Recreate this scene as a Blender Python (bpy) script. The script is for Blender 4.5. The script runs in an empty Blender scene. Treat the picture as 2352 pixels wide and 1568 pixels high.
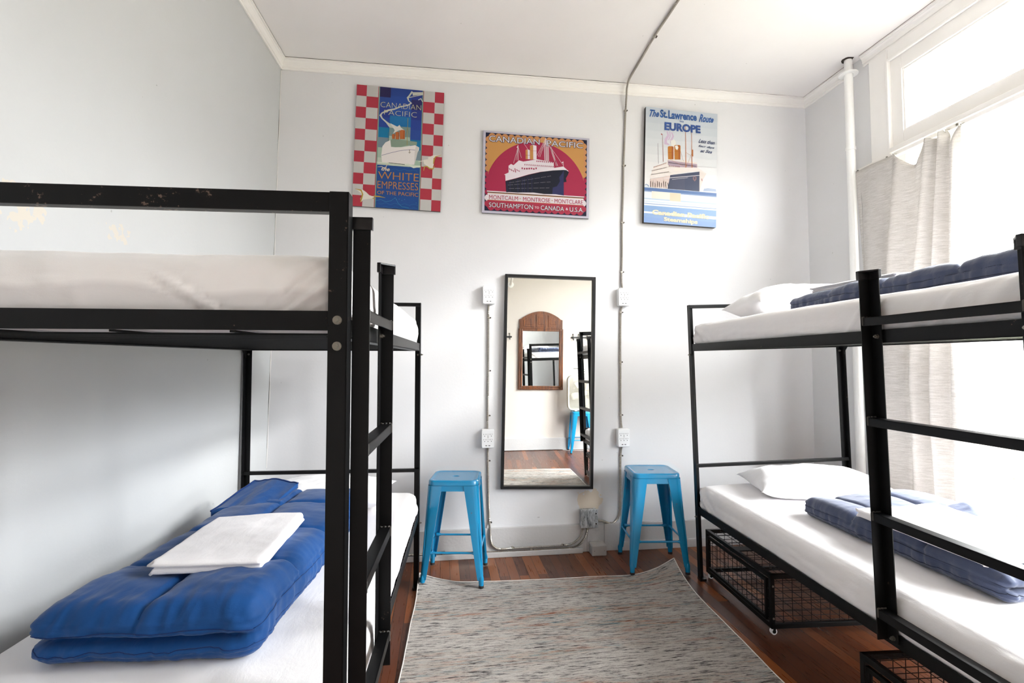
import bpy, bmesh, math, random
from mathutils import Vector, Matrix, Euler, noise
random.seed(7)
scene = bpy.context.scene
COL = scene.collection
PI = math.pi
# ------------------------------------------------------------------ measured geometry of the room
CAMH = 1.3107; YAW = 0.1378; PITCH = 0.0458; ROLL = -0.0011; FPX = 1170.141
D = 3.5493; XL = -1.0861; XR = 2.8104; H = 3.383; YB = -0.70
FS = -0.0987                       # the wall behind the camera is slightly skewed
FR = math.atan(FS)
def wall_f(x): return -.684 + FS * x
KL = -0.0432; SL = 0.052
def wall_l(y, z): return XL - SL * (1 - z / H) + KL * (D - y)

# ------------------------------------------------------------------ materials
def lin(c):
    if isinstance(c, str):
        c = c.lstrip('#'); c = [int(c[i:i+2], 16) / 255 for i in (0, 2, 4)]
    return tuple((x / 12.92 if x <= .04045 else ((x + .055) / 1.055) ** 2.4) for x in c) + (1.0,)
def mat(name, col=(.8, .8, .8, 1), rough=.5, metal=0.0, spec=.5, **kw):
    m = bpy.data.materials.new(name); m.use_nodes = True
    b = m.node_tree.nodes['Principled BSDF']
    if isinstance(col, str): col = lin(col)
    b.inputs['Base Color'].default_value = col
    b.inputs['Roughness'].default_value = rough
    b.inputs['Metallic'].default_value = metal
    b.inputs['Specular IOR Level'].default_value = spec
    for k, v in kw.items(): b.inputs[k.replace('_', ' ')].default_value = v
    return m
class NT:
    """tiny node helper"""
    def __init__(s, m):
        s.m = m; s.t = m.node_tree; s.b = s.t.nodes.get('Principled BSDF'); s.out = s.t.nodes['Material Output']
    def n(s, typ, ins=None, **at):
        x = s.t.nodes.new(typ)
        for k, v in at.items(): setattr(x, k, v)
        for k, v in (ins or {}).items():
            if isinstance(v, bpy.types.NodeSocket): s.t.links.new(v, x.inputs[k])
            else: x.inputs[k].default_value = v
        return x
    def l(s, a, b): s.t.links.new(a, b)
    def math(s, op, a, b=0.0, clamp=False):
        x = s.n('ShaderNodeMath', operation=op, use_clamp=clamp)
        for i, v in enumerate((a, b)):
            if isinstance(v, bpy.types.NodeSocket): s.l(v, x.inputs[i])
            else: x.inputs[i].default_value = v
        return x.outputs[0]
    def mix(s, f, a, b):
        x = s.n('ShaderNodeMix', data_type='RGBA')
        for i, v in ((0, f), (6, a), (7, b)):
            if isinstance(v, bpy.types.NodeSocket): s.l(v, x.inputs[i])
            else: x.inputs[i].default_value = v
        return x.outputs[2]
    def ramp(s, f, stops, interp='LINEAR'):
        x = s.n('ShaderNodeValToRGB'); s.l(f, x.inputs[0]); cr = x.color_ramp; cr.interpolation = interp
        while len(cr.elements) > 1: cr.elements.remove(cr.elements[-1])
        cr.elements[0].position = stops[0][0]; cr.elements[0].color = stops[0][1]
        for p, c in stops[1:]:
            e = cr.elements.new(p); e.color = c
        return x.outputs[0]
    def coord(s, scale=(1, 1, 1), kind='Object', loc=(0, 0, 0), rot=(0, 0, 0)):
        tc = s.n('ShaderNodeTexCoord'); mp = s.n('ShaderNodeMapping')
        s.l(tc.outputs[kind], mp.inputs[0]); mp.inputs['Scale'].default_value = scale
        mp.inputs['Location'].default_value = loc; mp.inputs['Rotation'].default_value = rot
        return mp.outputs[0]
    def noise(s, vec, scale=5, detail=4, rough=.55, dist=0):
        x = s.n('ShaderNodeTexNoise'); s.l(vec, x.inputs['Vector'])
        x.inputs['Scale'].default_value = scale; x.inputs['Detail'].default_value = detail
        x.inputs['Roughness'].default_value = rough; x.inputs['Distortion'].default_value = dist
        return x.outputs['Fac']
    def bump(s, h, strength=.2, dist=.01):
        x = s.n('ShaderNodeBump'); s.l(h, x.inputs['Height']); x.inputs['Strength'].default_value = strength
        x.inputs['Distance'].default_value = dist; s.l(x.outputs[0], s.b.inputs['Normal']); return x

WHITE = (1, 1, 1, 1)
def wallmat(name, col, bumps=.12):
    m = mat(name, col, .55, spec=.3); t = NT(m)
    v = t.coord(); n1 = t.noise(v, 2.2, 3); n2 = t.noise(v, 60, 3)
    c = lin(col); c2 = tuple(x * .93 for x in c[:3]) + (1,)
    base = t.mix(n1, c2, c)
    sp = t.noise(t.coord(loc=(3, 7, 1)), 34, 1, .3)
    spk = t.ramp(sp, [(0, WHITE), (.835, WHITE), (.84, (.25, .24, .23, 1))], 'CONSTANT')
    mm = t.n('ShaderNodeMix', data_type='RGBA', blend_type='MULTIPLY'); mm.inputs[0].default_value = .35
    t.l(base, mm.inputs[6]); t.l(spk, mm.inputs[7])
    t.l(mm.outputs[2], t.b.inputs['Base Color'])
    t.bump(t.math('ADD', n2, t.math('MULTIPLY', n1, 3)), bumps, .004)
    return m, t, mm.outputs[2]
def patchmask(t, cx, cz, rx, rz, xi='X', soft=.25, dist=.5, thr=1.0, scl=12):
    """irregular elliptical stain mask in object coordinates on a wall"""
    tc = t.n('ShaderNodeTexCoord'); sp = t.n('ShaderNodeSeparateXYZ'); t.l(tc.outputs['Object'], sp.inputs[0])
    a = t.math('DIVIDE', t.math('SUBTRACT', sp.outputs[xi], cx), rx)
    b = t.math('DIVIDE', t.math('SUBTRACT', sp.outputs['Z'], cz), rz)
    r = t.math('ADD', t.math('MULTIPLY', a, a), t.math('MULTIPLY', b, b))
    nn = t.n('ShaderNodeTexNoise'); t.l(tc.outputs['Object'], nn.inputs['Vector']); nn.inputs['Scale'].default_value = scl
    r = t.math('ADD', r, t.math('MULTIPLY', t.math('SUBTRACT', nn.outputs['Fac'], .5), dist * 4))
    return t.math('LESS_THAN', r, thr)
M = {}
M['wall_b'], t, base = wallmat('wall_paint_back', '#e0e0e2')
mk = patchmask(t, 1.05, .352, .085, .07, dist=.9, scl=18)
c = t.mix(mk, base, lin('#d9cdbd'))
mk = patchmask(t, 1.065, .155, .035, .045, dist=.3)
c = t.mix(mk, c, lin('#cfbfa9'))
t.l(c, t.b.inputs['Base Color'])
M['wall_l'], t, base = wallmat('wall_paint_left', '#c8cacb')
mk = patchmask(t, 1.62, 1.77, .10, .075, 'Y', dist=1.0, thr=.42, scl=30)
c = t.mix(mk, base, lin('#d0cabf'))
mk = patchmask(t, 2.04, 1.79, .11, .05, 'Y', dist=1.0, thr=.1, scl=34)
c = t.mix(mk, c, lin('#cfc9bf'))
t.l(c, t.b.inputs['Base Color'])
M['wall_r'], t, base = wallmat('wall_paint_right', '#e2e2e3')
M['wall_f'], t, base = wallmat('wall_paint_front', '#d2cbc4')
M['ceil'], t, base = wallmat('ceiling_paint', '#f0edec', .08)
M['base'], t, base = wallmat('baseboard_paint', '#c2c1c1', .3)
M['trim'], t, base = wallmat('trim_gloss_white', '#f3f1ee', .05); t.b.inputs['Roughness'].default_value = .3
M['crack'] = mat('brown_crack', (.12, .07, .045, 1), .9)
M['gap'] = mat('dark_gap', (.03, .02, .015, 1), .9)
# floor planks running along Y
m = mat('floor_planks', (.1, .04, .02, 1), .28, spec=.5); t = NT(m)
v = t.coord(rot=(0, 0, PI / 2))
br = t.n('ShaderNodeTexBrick', {'Vector': v, 'Color1': (0, 0, 0, 1), 'Color2': (1, 1, 1, 1), 'Mortar': (0, 0, 0, 1), 'Scale': 1.0,
         'Mortar Size': .0014, 'Mortar Smooth': .1, 'Bias': 0.0, 'Brick Width': 1.35, 'Row Height': .061}, offset=.37, offset_frequency=2, squash=1)
bw = t.n('ShaderNodeRGBToBW', {'Color': br.outputs['Color']}).outputs[0]
tone = t.ramp(bw, [(0, lin('#3a1e12')), (.25, lin('#5e2f19')), (.5, lin('#492515')), (.75, lin('#743e1f')), (1, lin('#8f5226'))])
g = t.noise(t.coord(scale=(40, 1.6, 1)), 3, 6, .6, .6)
grain = t.ramp(g, [(.25, (.72, .68, .66, 1)), (.5, (1, 1, 1, 1)), (.8, (1.15, 1.05, 1, 1))])
mm = t.n('ShaderNodeMix', data_type='RGBA', blend_type='MULTIPLY'); mm.inputs[0].default_value = 1
t.l(tone, mm.inputs[6]); t.l(grain, mm.inputs[7])
wear = t.ramp(t.noise(t.coord(scale=(3, 1, 1)), 1.3, 5, .6), [(.4, (0, 0, 0, 1)), (.75, (1, 1, 1, 1))])
wc = t.mix(t.n('ShaderNodeRGBToBW', {'Color': wear}).outputs[0], mm.outputs[2], lin('#70503c'))
wm = t.n('ShaderNodeMix', data_type='RGBA'); wm.inputs[0].default_value = .35; t.l(mm.outputs[2], wm.inputs[6]); t.l(wc, wm.inputs[7])
c = t.mix(br.outputs['Fac'], wm.outputs[2], (.01, .006, .004, 1))
t.l(c, t.b.inputs['Base Color'])
t.bump(t.math('ADD', t.math('MULTIPLY', br.outputs['Fac'], -1.0), t.math('MULTIPLY', g, .15)), .5, .002)
t.l(t.math('ADD', t.math('MULTIPLY', g, .25), .18), t.b.inputs['Roughness'])
M['floor'] = m
# black powder-coated steel
def steel(name, chips):
    m = mat(name, (.003, .003, .0033, 1), .42, spec=.2); t = NT(m)
    n1 = t.noise(t.coord(scale=(1, 1, 1)), 75, 5, .7); n2 = t.noise(t.coord(loc=(5, 2, 3)), 7, 3)
    f = t.math('MULTIPLY', n1, n2)
    chip = t.ramp(f, [(0, (0, 0, 0, 1)), (chips, (0, 0, 0, 1)), (chips + .03, (1, 1, 1, 1))])
    ch = t.n('ShaderNodeRGBToBW', {'Color': chip}).outputs[0]
    t.l(t.mix(ch, (.003, .003, .0033, 1), lin('#6a5a50')), t.b.inputs['Base Color'])
    t.bump(n1, .04, .001)
    return m
M['steel'] = steel('black_powder_coated_steel', .42)
M['steel_worn'] = steel('worn_black_steel', .325)
M['wire'] = mat('black_wire', (.003, .003, .003, 1), .5, spec=.2)
M['bolt'] = mat('zinc_bolt', '#8a867d', .32, .9)
M['weld'] = mat('weld_bead', (.05, .045, .04, 1), .6)
M['cap'] = mat('black_plastic_cap', (.006, .005, .006, 1), .3, spec=.4)
def cloth(name, col, rough=.85, weave=.0, sheen=.2, wr=.25, wscale=9, stretch=(1, 1, 1), transl=0):
    m = mat(name, col, rough, spec=.2); t = NT(m)
    t.b.inputs['Sheen Weight'].default_value = sheen
    n1 = t.noise(t.coord(scale=stretch), wscale, 5, .55, .4); n2 = t.noise(t.coord(), 400, 2)
    t.bump(t.math('ADD', n1, t.math('MULTIPLY', n2, .04)), wr, .01)
    return m
M['sheet'] = cloth('white_cotton_sheet', '#f1eff0', wr=.38, wscale=7, stretch=(1.6, .7, 1))
M['pillow'] = cloth('white_pillowcase', '#f3f2f3', wr=.3, wscale=8)
M['linen'] = cloth('white_folded_linen', '#f1eef0', wr=.5, wscale=11, stretch=(1, .5, 1))
M['blue'] = cloth('royal_blue_microfibre', '#0a437f', .62, sheen=.12, wr=.42, wscale=13, stretch=(1, .5, 1))
M['blue_seam'] = cloth('royal_blue_seam', '#072c62', .7, sheen=.1)
M['navy'] = cloth('slate_navy_microfibre', '#404963', .55, sheen=.25, wr=.5, wscale=12, stretch=(.6, 1, 1))
M['navy_seam'] = cloth('navy_seam', '#1d2438', .7, sheen=.1)
# upper mattress: thin sheet lets the grey border of the mattress show through
M['sheet_thin'] = cloth('thin_white_sheet', '#f3f1f1', wr=.3, wscale=6, stretch=(.6, 1.4, 1)); t = NT(M['sheet_thin'])
tc = t.n('ShaderNodeTexCoord'); sx = t.n('ShaderNodeSeparateXYZ'); t.l(tc.outputs['Object'], sx.inputs[0])
nz = t.noise(t.coord(scale=(2.2, 2.2, .2)), 1.6, 2)
edge = t.math('SUBTRACT', t.math('ADD', -.035, t.math('MULTIPLY', nz, .09)), sx.outputs['Z'])
f = t.math('MULTIPLY', edge, 60, True)
t.l(t.mix(f, lin('#f3f1f1'), lin('#dedbdc')), t.b.inputs['Base Color'])
M['blue_metal'] = mat('blue_enamel', '#0684b6', .25, spec=.6, Coat_Weight=.3, Coat_Roughness=.15); t = NT(M['blue_metal'])
n1 = t.noise(t.coord(), 55, 4, .7); n2 = t.noise(t.coord(loc=(2, 1, 4)), 9, 2)
chip = t.n('ShaderNodeRGBToBW', {'Color': t.ramp(t.math('MULTIPLY', n1, n2), [(0, (0, 0, 0, 1)), (.44, (0, 0, 0, 1)), (.45, (1, 1, 1, 1))])}).outputs[0]
t.l(t.mix(chip, lin('#0684b6'), lin('#5a4f4c')), t.b.inputs['Base Color'])
M['rubber'] = mat('black_rubber', (.015, .015, .015, 1), .6)
M['mirror'] = mat('mirror_glass', (.93, .95, .94, 1), .0, 1.0)
M['frame'] = mat('charcoal_frame', (.012, .012, .013, 1), .4, spec=.3)
M['plastic'] = mat('white_plastic', '#f2f3f4', .35)
M['socket'] = mat('socket_slot', (.02, .02, .02, 1), .6)
M['armour'] = mat('steel_armour', '#b6b0a6', .35, .85)
M['armour_p'] = mat('painted_armour', '#9a948c', .5, .3)
M['tinbox'] = mat('galvanised_box', '#aab0b2', .4, .7); t = NT(M['tinbox'])
sc_ = t.noise(t.coord(scale=(1, 1, .4)), 40, 5, .7)
t.l(t.ramp(sc_, [(.35, lin('#6c7074')), (.55, lin('#c9ced2')), (.7, lin('#e4e7ea'))]), t.b.inputs['Base Color'])
M['greybox'] = mat('grey_painted_box', '#a9a6a4', .5)
M['pipe'] = mat('white_painted_pipe', '#eeeeec', .3)
M['canvas_edge'] = mat('dark_board_edge', (.02, .018, .016, 1), .5)
M['wood'] = mat('carved_pine', '#7c4527', .35, spec=.5, Coat_Weight=.3); t = NT(M['wood'])
wv = t.noise(t.coord(scale=(14, 14, 1.5)), 3, 5, .6, .8)
t.l(t.ramp(wv, [(.3, lin('#33190b')), (.55, lin('#6e3d1c')), (.75, lin('#8c5428'))]), t.b.inputs['Base Color'])
M['fan'] = mat('cream_plastic', '#c4c1b4', .35)
M['paper'] = mat('paper', '#f4f3ef', .8)
M['ink'] = mat('grey_ink', '#6a6a6a', .8)
M['black'] = mat('black_iron', (.015, .014, .014, 1), .45)
# curtain : heathered linen, lets light through
m = mat('oatmeal_curtain', '#d9d3ca', .9, spec=.1); t = NT(m)
n1 = t.noise(t.coord(scale=(3, 3, 90)), 6, 5, .6); n2 = t.noise(t.coord(scale=(40, 40, 300)), 4, 3)
colr = t.ramp(t.math('ADD', t.math('MULTIPLY', n1, .7), t.math('MULTIPLY', n2, .3)), [(.3, lin('#a8a39e')), (.5, lin('#cdc9c5')), (.7, lin('#e7e4e1'))])
t.l(colr, t.b.inputs['Base Color'])
tr = t.n('ShaderNodeBsdfTranslucent'); t.l(colr, tr.inputs[0])
ms = t.n('ShaderNodeMixShader'); ms.inputs[0].default_value = .18; t.l(t.b.outputs[0], ms.inputs[1]); t.l(tr.outputs[0], ms.inputs[2])
t.l(ms.outputs[0], t.out.inputs[0]); t.bump(n2, .15, .002)
M['curtain'] = m
# window glass : clear, nearly no refraction
m = bpy.data.materials.new('window_glass'); m.use_nodes = True; nt = m.node_tree; nt.nodes.clear()
o = nt.nodes.new('ShaderNodeOutputMaterial'); a = nt.nodes.new('ShaderNodeBsdfTransparent'); g_ = nt.nodes.new('ShaderNodeBsdfGlossy')
g_.inputs['Roughness'].default_value = .02; mx = nt.nodes.new('ShaderNodeMixShader'); mx.inputs[0].default_value = .06
a.inputs[0].default_value = (.97, .98, .98, 1)
nt.links.new(a.outputs[0], mx.inputs[1]); nt.links.new(g_.outputs[0], mx.inputs[2]); nt.links.new(mx.outputs[0], o.inputs[0])
M['glass'] = m
# rug
m = mat('striated_rug', '#b5ada4', .95, spec=.05); t = NT(m)
v1 = t.coord(scale=(7, 62, 1)); v2 = t.coord(scale=(16, 110, 1), loc=(3, 1, 0)); v3 = t.coord(scale=(.7, 6, 1), loc=(9, 4, 0))
a1 = t.noise(v1, 1.3, 6, .75, .5); a2 = t.noise(v2, 1.3, 5, .75, .5); a3 = t.noise(v3, 1.2, 4, .6)
grey = t.ramp(t.math('ADD', t.math('MULTIPLY', a1, .55), t.math('MULTIPLY', a2, .45)),
    [(.37, lin('#3a3636')), (.43, lin('#6f6a69')), (.465, lin('#b3ada8')), (.505, lin('#d2ccc6')), (.60, lin('#e0dbd5')), (.70, lin('#ebe7e2'))])
hue = t.ramp(t.noise(t.coord(scale=(4.0, 36, 1), loc=(1, 13, 0)), 1.3, 6, .75, .5),
    [(.33, lin('#34586c')), (.40, lin('#9dbcc8')), (.46, lin('#dcd9d4')), (.53, lin('#e9ddd3')), (.575, lin('#deb39d')), (.64, lin('#ae5336'))])
fmask = t.ramp(t.math('ADD', t.math('MULTIPLY', a3, .75), t.math('MULTIPLY', a1, .25)), [(.47, (0, 0, 0, 1)), (.60, (1, 1, 1, 1))])
mh = t.n('ShaderNodeMix', data_type='RGBA', blend_type='MULTIPLY'); mh.inputs[0].default_value = .8
t.l(hue, mh.inputs[6]); t.l(grey, mh.inputs[7])
fm = t.math('MULTIPLY', t.n('ShaderNodeRGBToBW', {'Color': fmask}).outputs[0], .95)
c = t.mix(fm, grey, mh.outputs[2])
tuft = t.noise(t.coord(scale=(1, 1.3, 1)), 150, 5, .85)
c2 = t.n('ShaderNodeMix', data_type='RGBA', blend_type='MULTIPLY'); c2.inputs[0].default_value = .9
t.l(c, c2.inputs[6]); t.l(t.ramp(tuft, [(.32, (.45, .45, .46, 1)), (.46, (.95, .95, .95, 1)), (.6, (1, 1, 1, 1))]), c2.inputs[7])
t.l(c2.outputs[2], t.b.inputs['Base Color'])
t.bump(t.math('ADD', t.math('MULTIPLY', a2, 1.5), tuft), .9, .006)
M['rug'] = m
M['binding'] = mat('rug_binding', '#e7e2dc', .9)
def _pc(h):
    c = lin(h)[:3]; f = .84 - .36 * (max(c) - min(c)); return tuple(x * f for x in c) + (1,)
def cmat(hexcol):
    k = 'print_' + hexcol
    if k not in M: M[k] = mat('print_ink_' + hexcol.strip('#'), _pc(hexcol), .38, spec=.3)
    return k

# ------------------------------------------------------------------ mesh builder
class MB:
    def __init__(s): s.v = []; s.f = []; s.mi = []; s.mats = []
    def m(s, key):
        if key not in s.mats: s.mats.append(key)
        return s.mats.index(key)
    def add(s, vs, fs, key):
        o = len(s.v); i = s.m(key)
        s.v += [tuple(p) for p in vs]
        for f in fs: s.f.append(tuple(o + k for k in f)); s.mi.append(i)
    def box(s, a, b, key, X=None):
        x0, x1 = sorted((a[0], b[0])); y0, y1 = sorted((a[1], b[1])); z0, z1 = sorted((a[2], b[2]))
        vs = [(x, y, z) for z in (z0, z1) for y in (y0, y1) for x in (x0, x1)]
        if X: vs = [X @ Vector(p) for p in vs]
        s.add(vs, [(0, 2, 3, 1), (4, 5, 7, 6), (0, 1, 5, 4), (2, 6, 7, 3), (0, 4, 6, 2), (1, 3, 7, 5)], key)
    def prism(s, poly, h0, h1, key, axis='z', X=None):
        def P(a, b, h): return {'z': (a, b, h), 'y': (a, h, b), 'x': (h, a, b)}[axis]
        n = len(poly); vs = [P(a, b, h0) for a, b in poly] + [P(a, b, h1) for a, b in poly]
        if X: vs = [X @ Vector(p) for p in vs]
        ar = sum(poly[i][0] * poly[(i + 1) % n][1] - poly[(i + 1) % n][0] * poly[i][1] for i in range(n))
        fs = [tuple(range(n - 1, -1, -1)), tuple(range(n, 2 * n))] + [(i, (i + 1) % n, n + (i + 1) % n, n + i) for i in range(n)]
        flip = (ar < 0) ^ (axis == 'y') ^ (h1 < h0)
        if flip: fs = [f[::-1] for f in fs]
        s.add(vs, fs, key)
    def tube(s, pts, r, key, n=8, cap=True, closed=False):
        pts = [Vector(p) for p in pts]; N = len(pts)
        rr = r if isinstance(r, (list, tuple)) else [r] * N
        rings = []; prev = None
        for i, p in enumerate(pts):
            a = pts[(i - 1) % N] if (i > 0 or closed) else p
            b = pts[(i + 1) % N] if (i < N - 1 or closed) else p
            t = (b - a).normalized()
            if prev is None:
                u = t.orthogonal().normalized()
            else:
                u = (prev - t * prev.dot(t)).normalized()
            prev = u; w = t.cross(u)
            rings.append([p + (u * math.cos(2 * PI * k / n) + w * math.sin(2 * PI * k / n)) * rr[i] for k in range(n)])
        vs = [q for R in rings for q in R]; fs = []
        for i in range(N if closed else N - 1):
            j = (i + 1) % N
            for k in range(n): fs.append((i * n + k, i * n + (k + 1) % n, j * n + (k + 1) % n, j * n + k))
        if cap and not closed:
            fs.append(tuple(range(n - 1, -1, -1))); fs.append(tuple((N - 1) * n + k for k in range(n)))
        s.add(vs, fs, key)
    def cyl(s, a, b, r, key, n=16, r2=None): s.tube([a, b], [r, r if r2 is None else r2], key, n)
    def grid(s, P, key, closed_u=False, closed_v=False):
        """P[i][j] points"""
        nu = len(P); nv = len(P[0]); vs = [p for r in P for p in r]; fs = []
        for i in range(nu if closed_u else nu - 1):
            for j in range(nv if closed_v else nv - 1):
                a, b = i, (i + 1) % nu; c, d = j, (j + 1) % nv
                fs.append((a * nv + c, b * nv + c, b * nv + d, a * nv + d))
        s.add(vs, fs, key)
    def build(s, name, parent=None, smooth=False, bevel=0, weld=False, autosmooth=None, origin=None):
        me = bpy.data.meshes.new(name)
        vs = s.v
        if origin: vs = [(p[0] - origin[0], p[1] - origin[1], p[2] - origin[2]) for p in vs]
        me.from_pydata(vs, [], s.f); me.update()
        for k in s.mats: me.materials.append(M[k])
        me.polygons.foreach_set('material_index', s.mi)
        if weld:
            bm = bmesh.new(); bm.from_mesh(me); bmesh.ops.remove_doubles(bm, verts=bm.verts, dist=weld if weld is not True else 1e-5)
            bmesh.ops.recalc_face_normals(bm, faces=bm.faces); bm.to_mesh(me); bm.free()
        if smooth: me.polygons.foreach_set('use_smooth', [True] * len(me.polygons))
        o = bpy.data.objects.new(name, me); COL.objects.link(o)
        if origin: o.location = origin
        if parent: o.parent = parent
        if bevel:
            b = o.modifiers.new('bevel', 'BEVEL'); b.width = bevel; b.segments = 2; b.limit_method = 'ANGLE'; b.angle_limit = math.radians(40)
        if autosmooth:
            e = o.modifiers.new('split', 'EDGE_SPLIT'); e.split_angle = math.radians(autosmooth)
        return o
def thing(name, label, cat, loc=(0, 0, 0), rot=(0, 0, 0), group=None):
    o = bpy.data.objects.new(name, None); COL.objects.link(o); o.empty_display_size = .05
    o.location = loc; o.rotation_euler = rot
    return tag(o, label, cat, group)
def tag(o, label, cat, group=None):
    o['label'] = label; o['category'] = cat
    if group: o['group'] = group
    return o
def struct(o): o['kind'] = 'structure'; return o
def copy_tree(o, parent=None):
    c = o.copy(); COL.objects.link(c)
    if parent: c.parent = parent
    for ch in list(o.children): copy_tree(ch, c)
    return c
def fbm(x, y, z=0.0, o=4):
    s = 0; a = 1; f = 1
    for _ in range(o):
        s += a * noise.noise(Vector((x * f, y * f, z * f))); a *= .5; f *= 2.03
    return s
def ridge(x, y, z=0.0, o=3):
    s = 0; a = 1; f = 1
    for _ in range(o):
        s += a * (1 - abs(noise.noise(Vector((x * f, y * f, z * f)))) * 2); a *= .5; f *= 2.1
    return s
def rbox(hx, hy, hz, r, step, key, disp=None):
    """high-resolution rounded box, centre at origin; disp(p, n) -> p"""
    mb = MB(); rz = min(r, hz * .999)
    def axis(h, rr):
        n = max(2, int(2 * h / step)); return [-h + 2 * h * i / n for i in range(n + 1)]
    ax, ay, az = axis(hx, r), axis(hy, r), [-hz + 2 * hz * i / max(4, int(2 * hz / step)) for i in range(max(4, int(2 * hz / step)) + 1)]
    rr = Vector((min(r, hx * .999), min(r, hy * .999), rz))
    core = Vector((hx - rr.x, hy - rr.y, hz - rr.z))
    def mp(x, y, z):
        q = Vector((max(-core.x, min(core.x, x)), max(-core.y, min(core.y, y)), max(-core.z, min(core.z, z))))
        d = Vector((x, y, z)) - q; e = Vector((d.x / rr.x, d.y / rr.y, d.z / rr.z))
        if e.length < 1e-9: n = Vector((0, 0, 1 if z > 0 else -1)); return Vector((x, y, z)), n
        # map cube-corner to ellipsoid corner, keep arc spacing even
        e = Vector((math.tan(e.x * PI / 4) if abs(e.x) <= 1 else e.x, math.tan(e.y * PI / 4), math.tan(e.z * PI / 4)))
        n = e.normalized()
        return q + Vector((n.x * rr.x, n.y * rr.y, n.z * rr.z)), n
    def D_(x, y, z):
        p, n = mp(x, y, z)
        return disp(p, n) if disp else p
    mb.D = D_
    for z in (-hz, hz):
        g = [[D_(x, y, z) for y in ay] for x in ax]
        mb.grid(g if z > 0 else [r_[::-1] for r_ in g], key)
    for y in (-hy, hy):
        g = [[D_(x, y, z) for z in az] for x in ax]
        mb.grid(g if y < 0 else [r_[::-1] for r_ in g], key)
    for x in (-hx, hx):
        g = [[D_(x, y, z) for z in az] for y in ay]
        mb.grid(g if x > 0 else [r_[::-1] for r_ in g], key)
    return mb
# ------------------------------------------------------------------ the room shell
mb = MB(); mb.box((-1.75, -1.3, -.06), (3.05, D + .2, 0), 'floor'); struct(mb.build('floor'))
mb = MB(); mb.box((-1.75, -1.3, H), (3.05, D + .2, H + .1), 'ceil'); struct(mb.build('ceiling'))
mb = MB(); mb.box((-1.75, D, 0), (3.05, D + .15, H), 'wall_b'); struct(mb.build('wall_back'))
mb = MB(); mb.prism([(-1.75, wall_f(-1.75)), (-1.75, wall_f(-1.75) - .15), (3.05, wall_f(3.05) - .15), (3.05, wall_f(3.05))], 0, H, 'wall_f'); struct(mb.build('wall_front'))
mb = MB()
ys = [-.62 + (D + .1 + .62) * i / 8 for i in range(9)]; zs = [H * i / 6 for i in range(7)]
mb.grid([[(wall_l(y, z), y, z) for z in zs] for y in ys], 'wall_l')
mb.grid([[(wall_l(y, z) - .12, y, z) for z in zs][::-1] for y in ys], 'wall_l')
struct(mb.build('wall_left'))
WY0, WY1 = -.05, 2.787; WZ0, WZ1 = .42, 3.228
mb = MB()
mb.box((XR, WY1, 0), (XR + .17, D + .1, H), 'wall_r'); mb.box((XR, -1.02, 0), (XR + .17, WY0, H), 'wall_r')
mb.box((XR, WY0, 0), (XR + .17, WY1, WZ0), 'wall_r'); mb.box((XR, WY0, WZ1), (XR + .17, WY1, H), 'wall_r')
struct(mb.build('wall_right'))

def crown(name, A, B, inward):
    """profile swept from A to B (wall line at ceiling), inward = unit normal into the room"""
    prof = [(0, -.0745), (.009, -.0745), (.011, -.071), (.011, -.064), (.007, -.062), (.007, -.057), (.013, -.054), (.014, -.050), (.016, -.038), (.021, -.026), (.029, -.018), (.029, -.014), (.0385, -.013), (.0385, -.0035), (0, -.0035)]
    A = Vector(A); B = Vector(B); n = Vector(inward); mb = MB()
    mb.grid([[A + n * a + Vector((0, 0, H + b)) for a, b in prof], [B + n * a + Vector((0, 0, H + b)) for a, b in prof]], 'trim', closed_v=True)
    n2 = len(prof)
    mb.add([A + n * a + Vector((0, 0, H + b)) for a, b in prof], [tuple(range(n2))], 'trim')
    mb.add([B + n * a + Vector((0, 0, H + b)) for a, b in prof], [tuple(range(n2))[::-1]], 'trim')
    # shadow gap between moulding and ceiling
    mb.grid([[A + n * a + Vector((0, 0, H + b)) for a, b in ((.0005, -.0036), (.030, -.0036), (.030, -.0001))], [B + n * a + Vector((0, 0, H + b)) for a, b in ((.0005, -.0036), (.030, -.0036), (.030, -.0001))]], 'gap')
    # uneven crack line along the top lip of the moulding
    n_ = 90; L_ = []
    for i in range(n_ + 1):
        q = A.lerp(B, i / n_); h = .0022 + .0018 * fbm(q.x * 3.1 + q.y * 2.7, q.x * 9 + q.y * 8, 3); L_.append([q + n * .0386 + Vector((0, 0, H - max(.0004, h))), q + n * .0386 + Vector((0, 0, H - .0001))])
    mb.grid(L_, 'gap' if n.x > .5 or (n.y < 0 and A.x < 1) else 'crack')
    o = mb.build(name); bm = bmesh.new(); bm.from_mesh(o.data); bmesh.ops.recalc_face_normals(bm, faces=bm.faces); bm.to_mesh(o.data); bm.free()
    return struct(o)
crown('trim_1', (XL, D, 0), (1.352, D, 0), (0, -1, 0))
crown('trim_2', (1.355, D, 0), (XR, D, 0), (0, -1, 0)).location = (0, 0, .0015)
crown('trim_3', (wall_l(D, H), D, 0), (wall_l(-.56, H), -.56, 0), (1, 0, 0))
crown('trim_4', (XR, D, 0), (XR, 3.075, 0), (-1, 0, 0))
crown('trim_5', (XR, 2.985, 0), (XR, wall_f(XR), 0), (-1, 0, 0))
crown('trim_6', (-1.3, wall_f(-1.3), 0), (XR, wall_f(XR), 0), (-math.sin(FR), math.cos(FR), 0))
def basebd(name, boxes, bev=.004):
    mb = MB()
    for a, b, k in boxes: mb.box(a, b, k)
    return struct(mb.build(name, bevel=bev))
basebd('baseboard_back', [((-1.16, D - .02, .0), (1.02, D, .193), 'base'), ((-1.16, D - .042, 0), (.985, D - .02, .036), 'base'),
                          ((1.0205, D - .0195, 0), (1.146, D, .190), 'base'), ((1.1465, D - .02, .0), (XR, D, .188), 'base'), ((1.27, D - .036, 0), (XR, D - .02, .062), 'base')])
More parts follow.
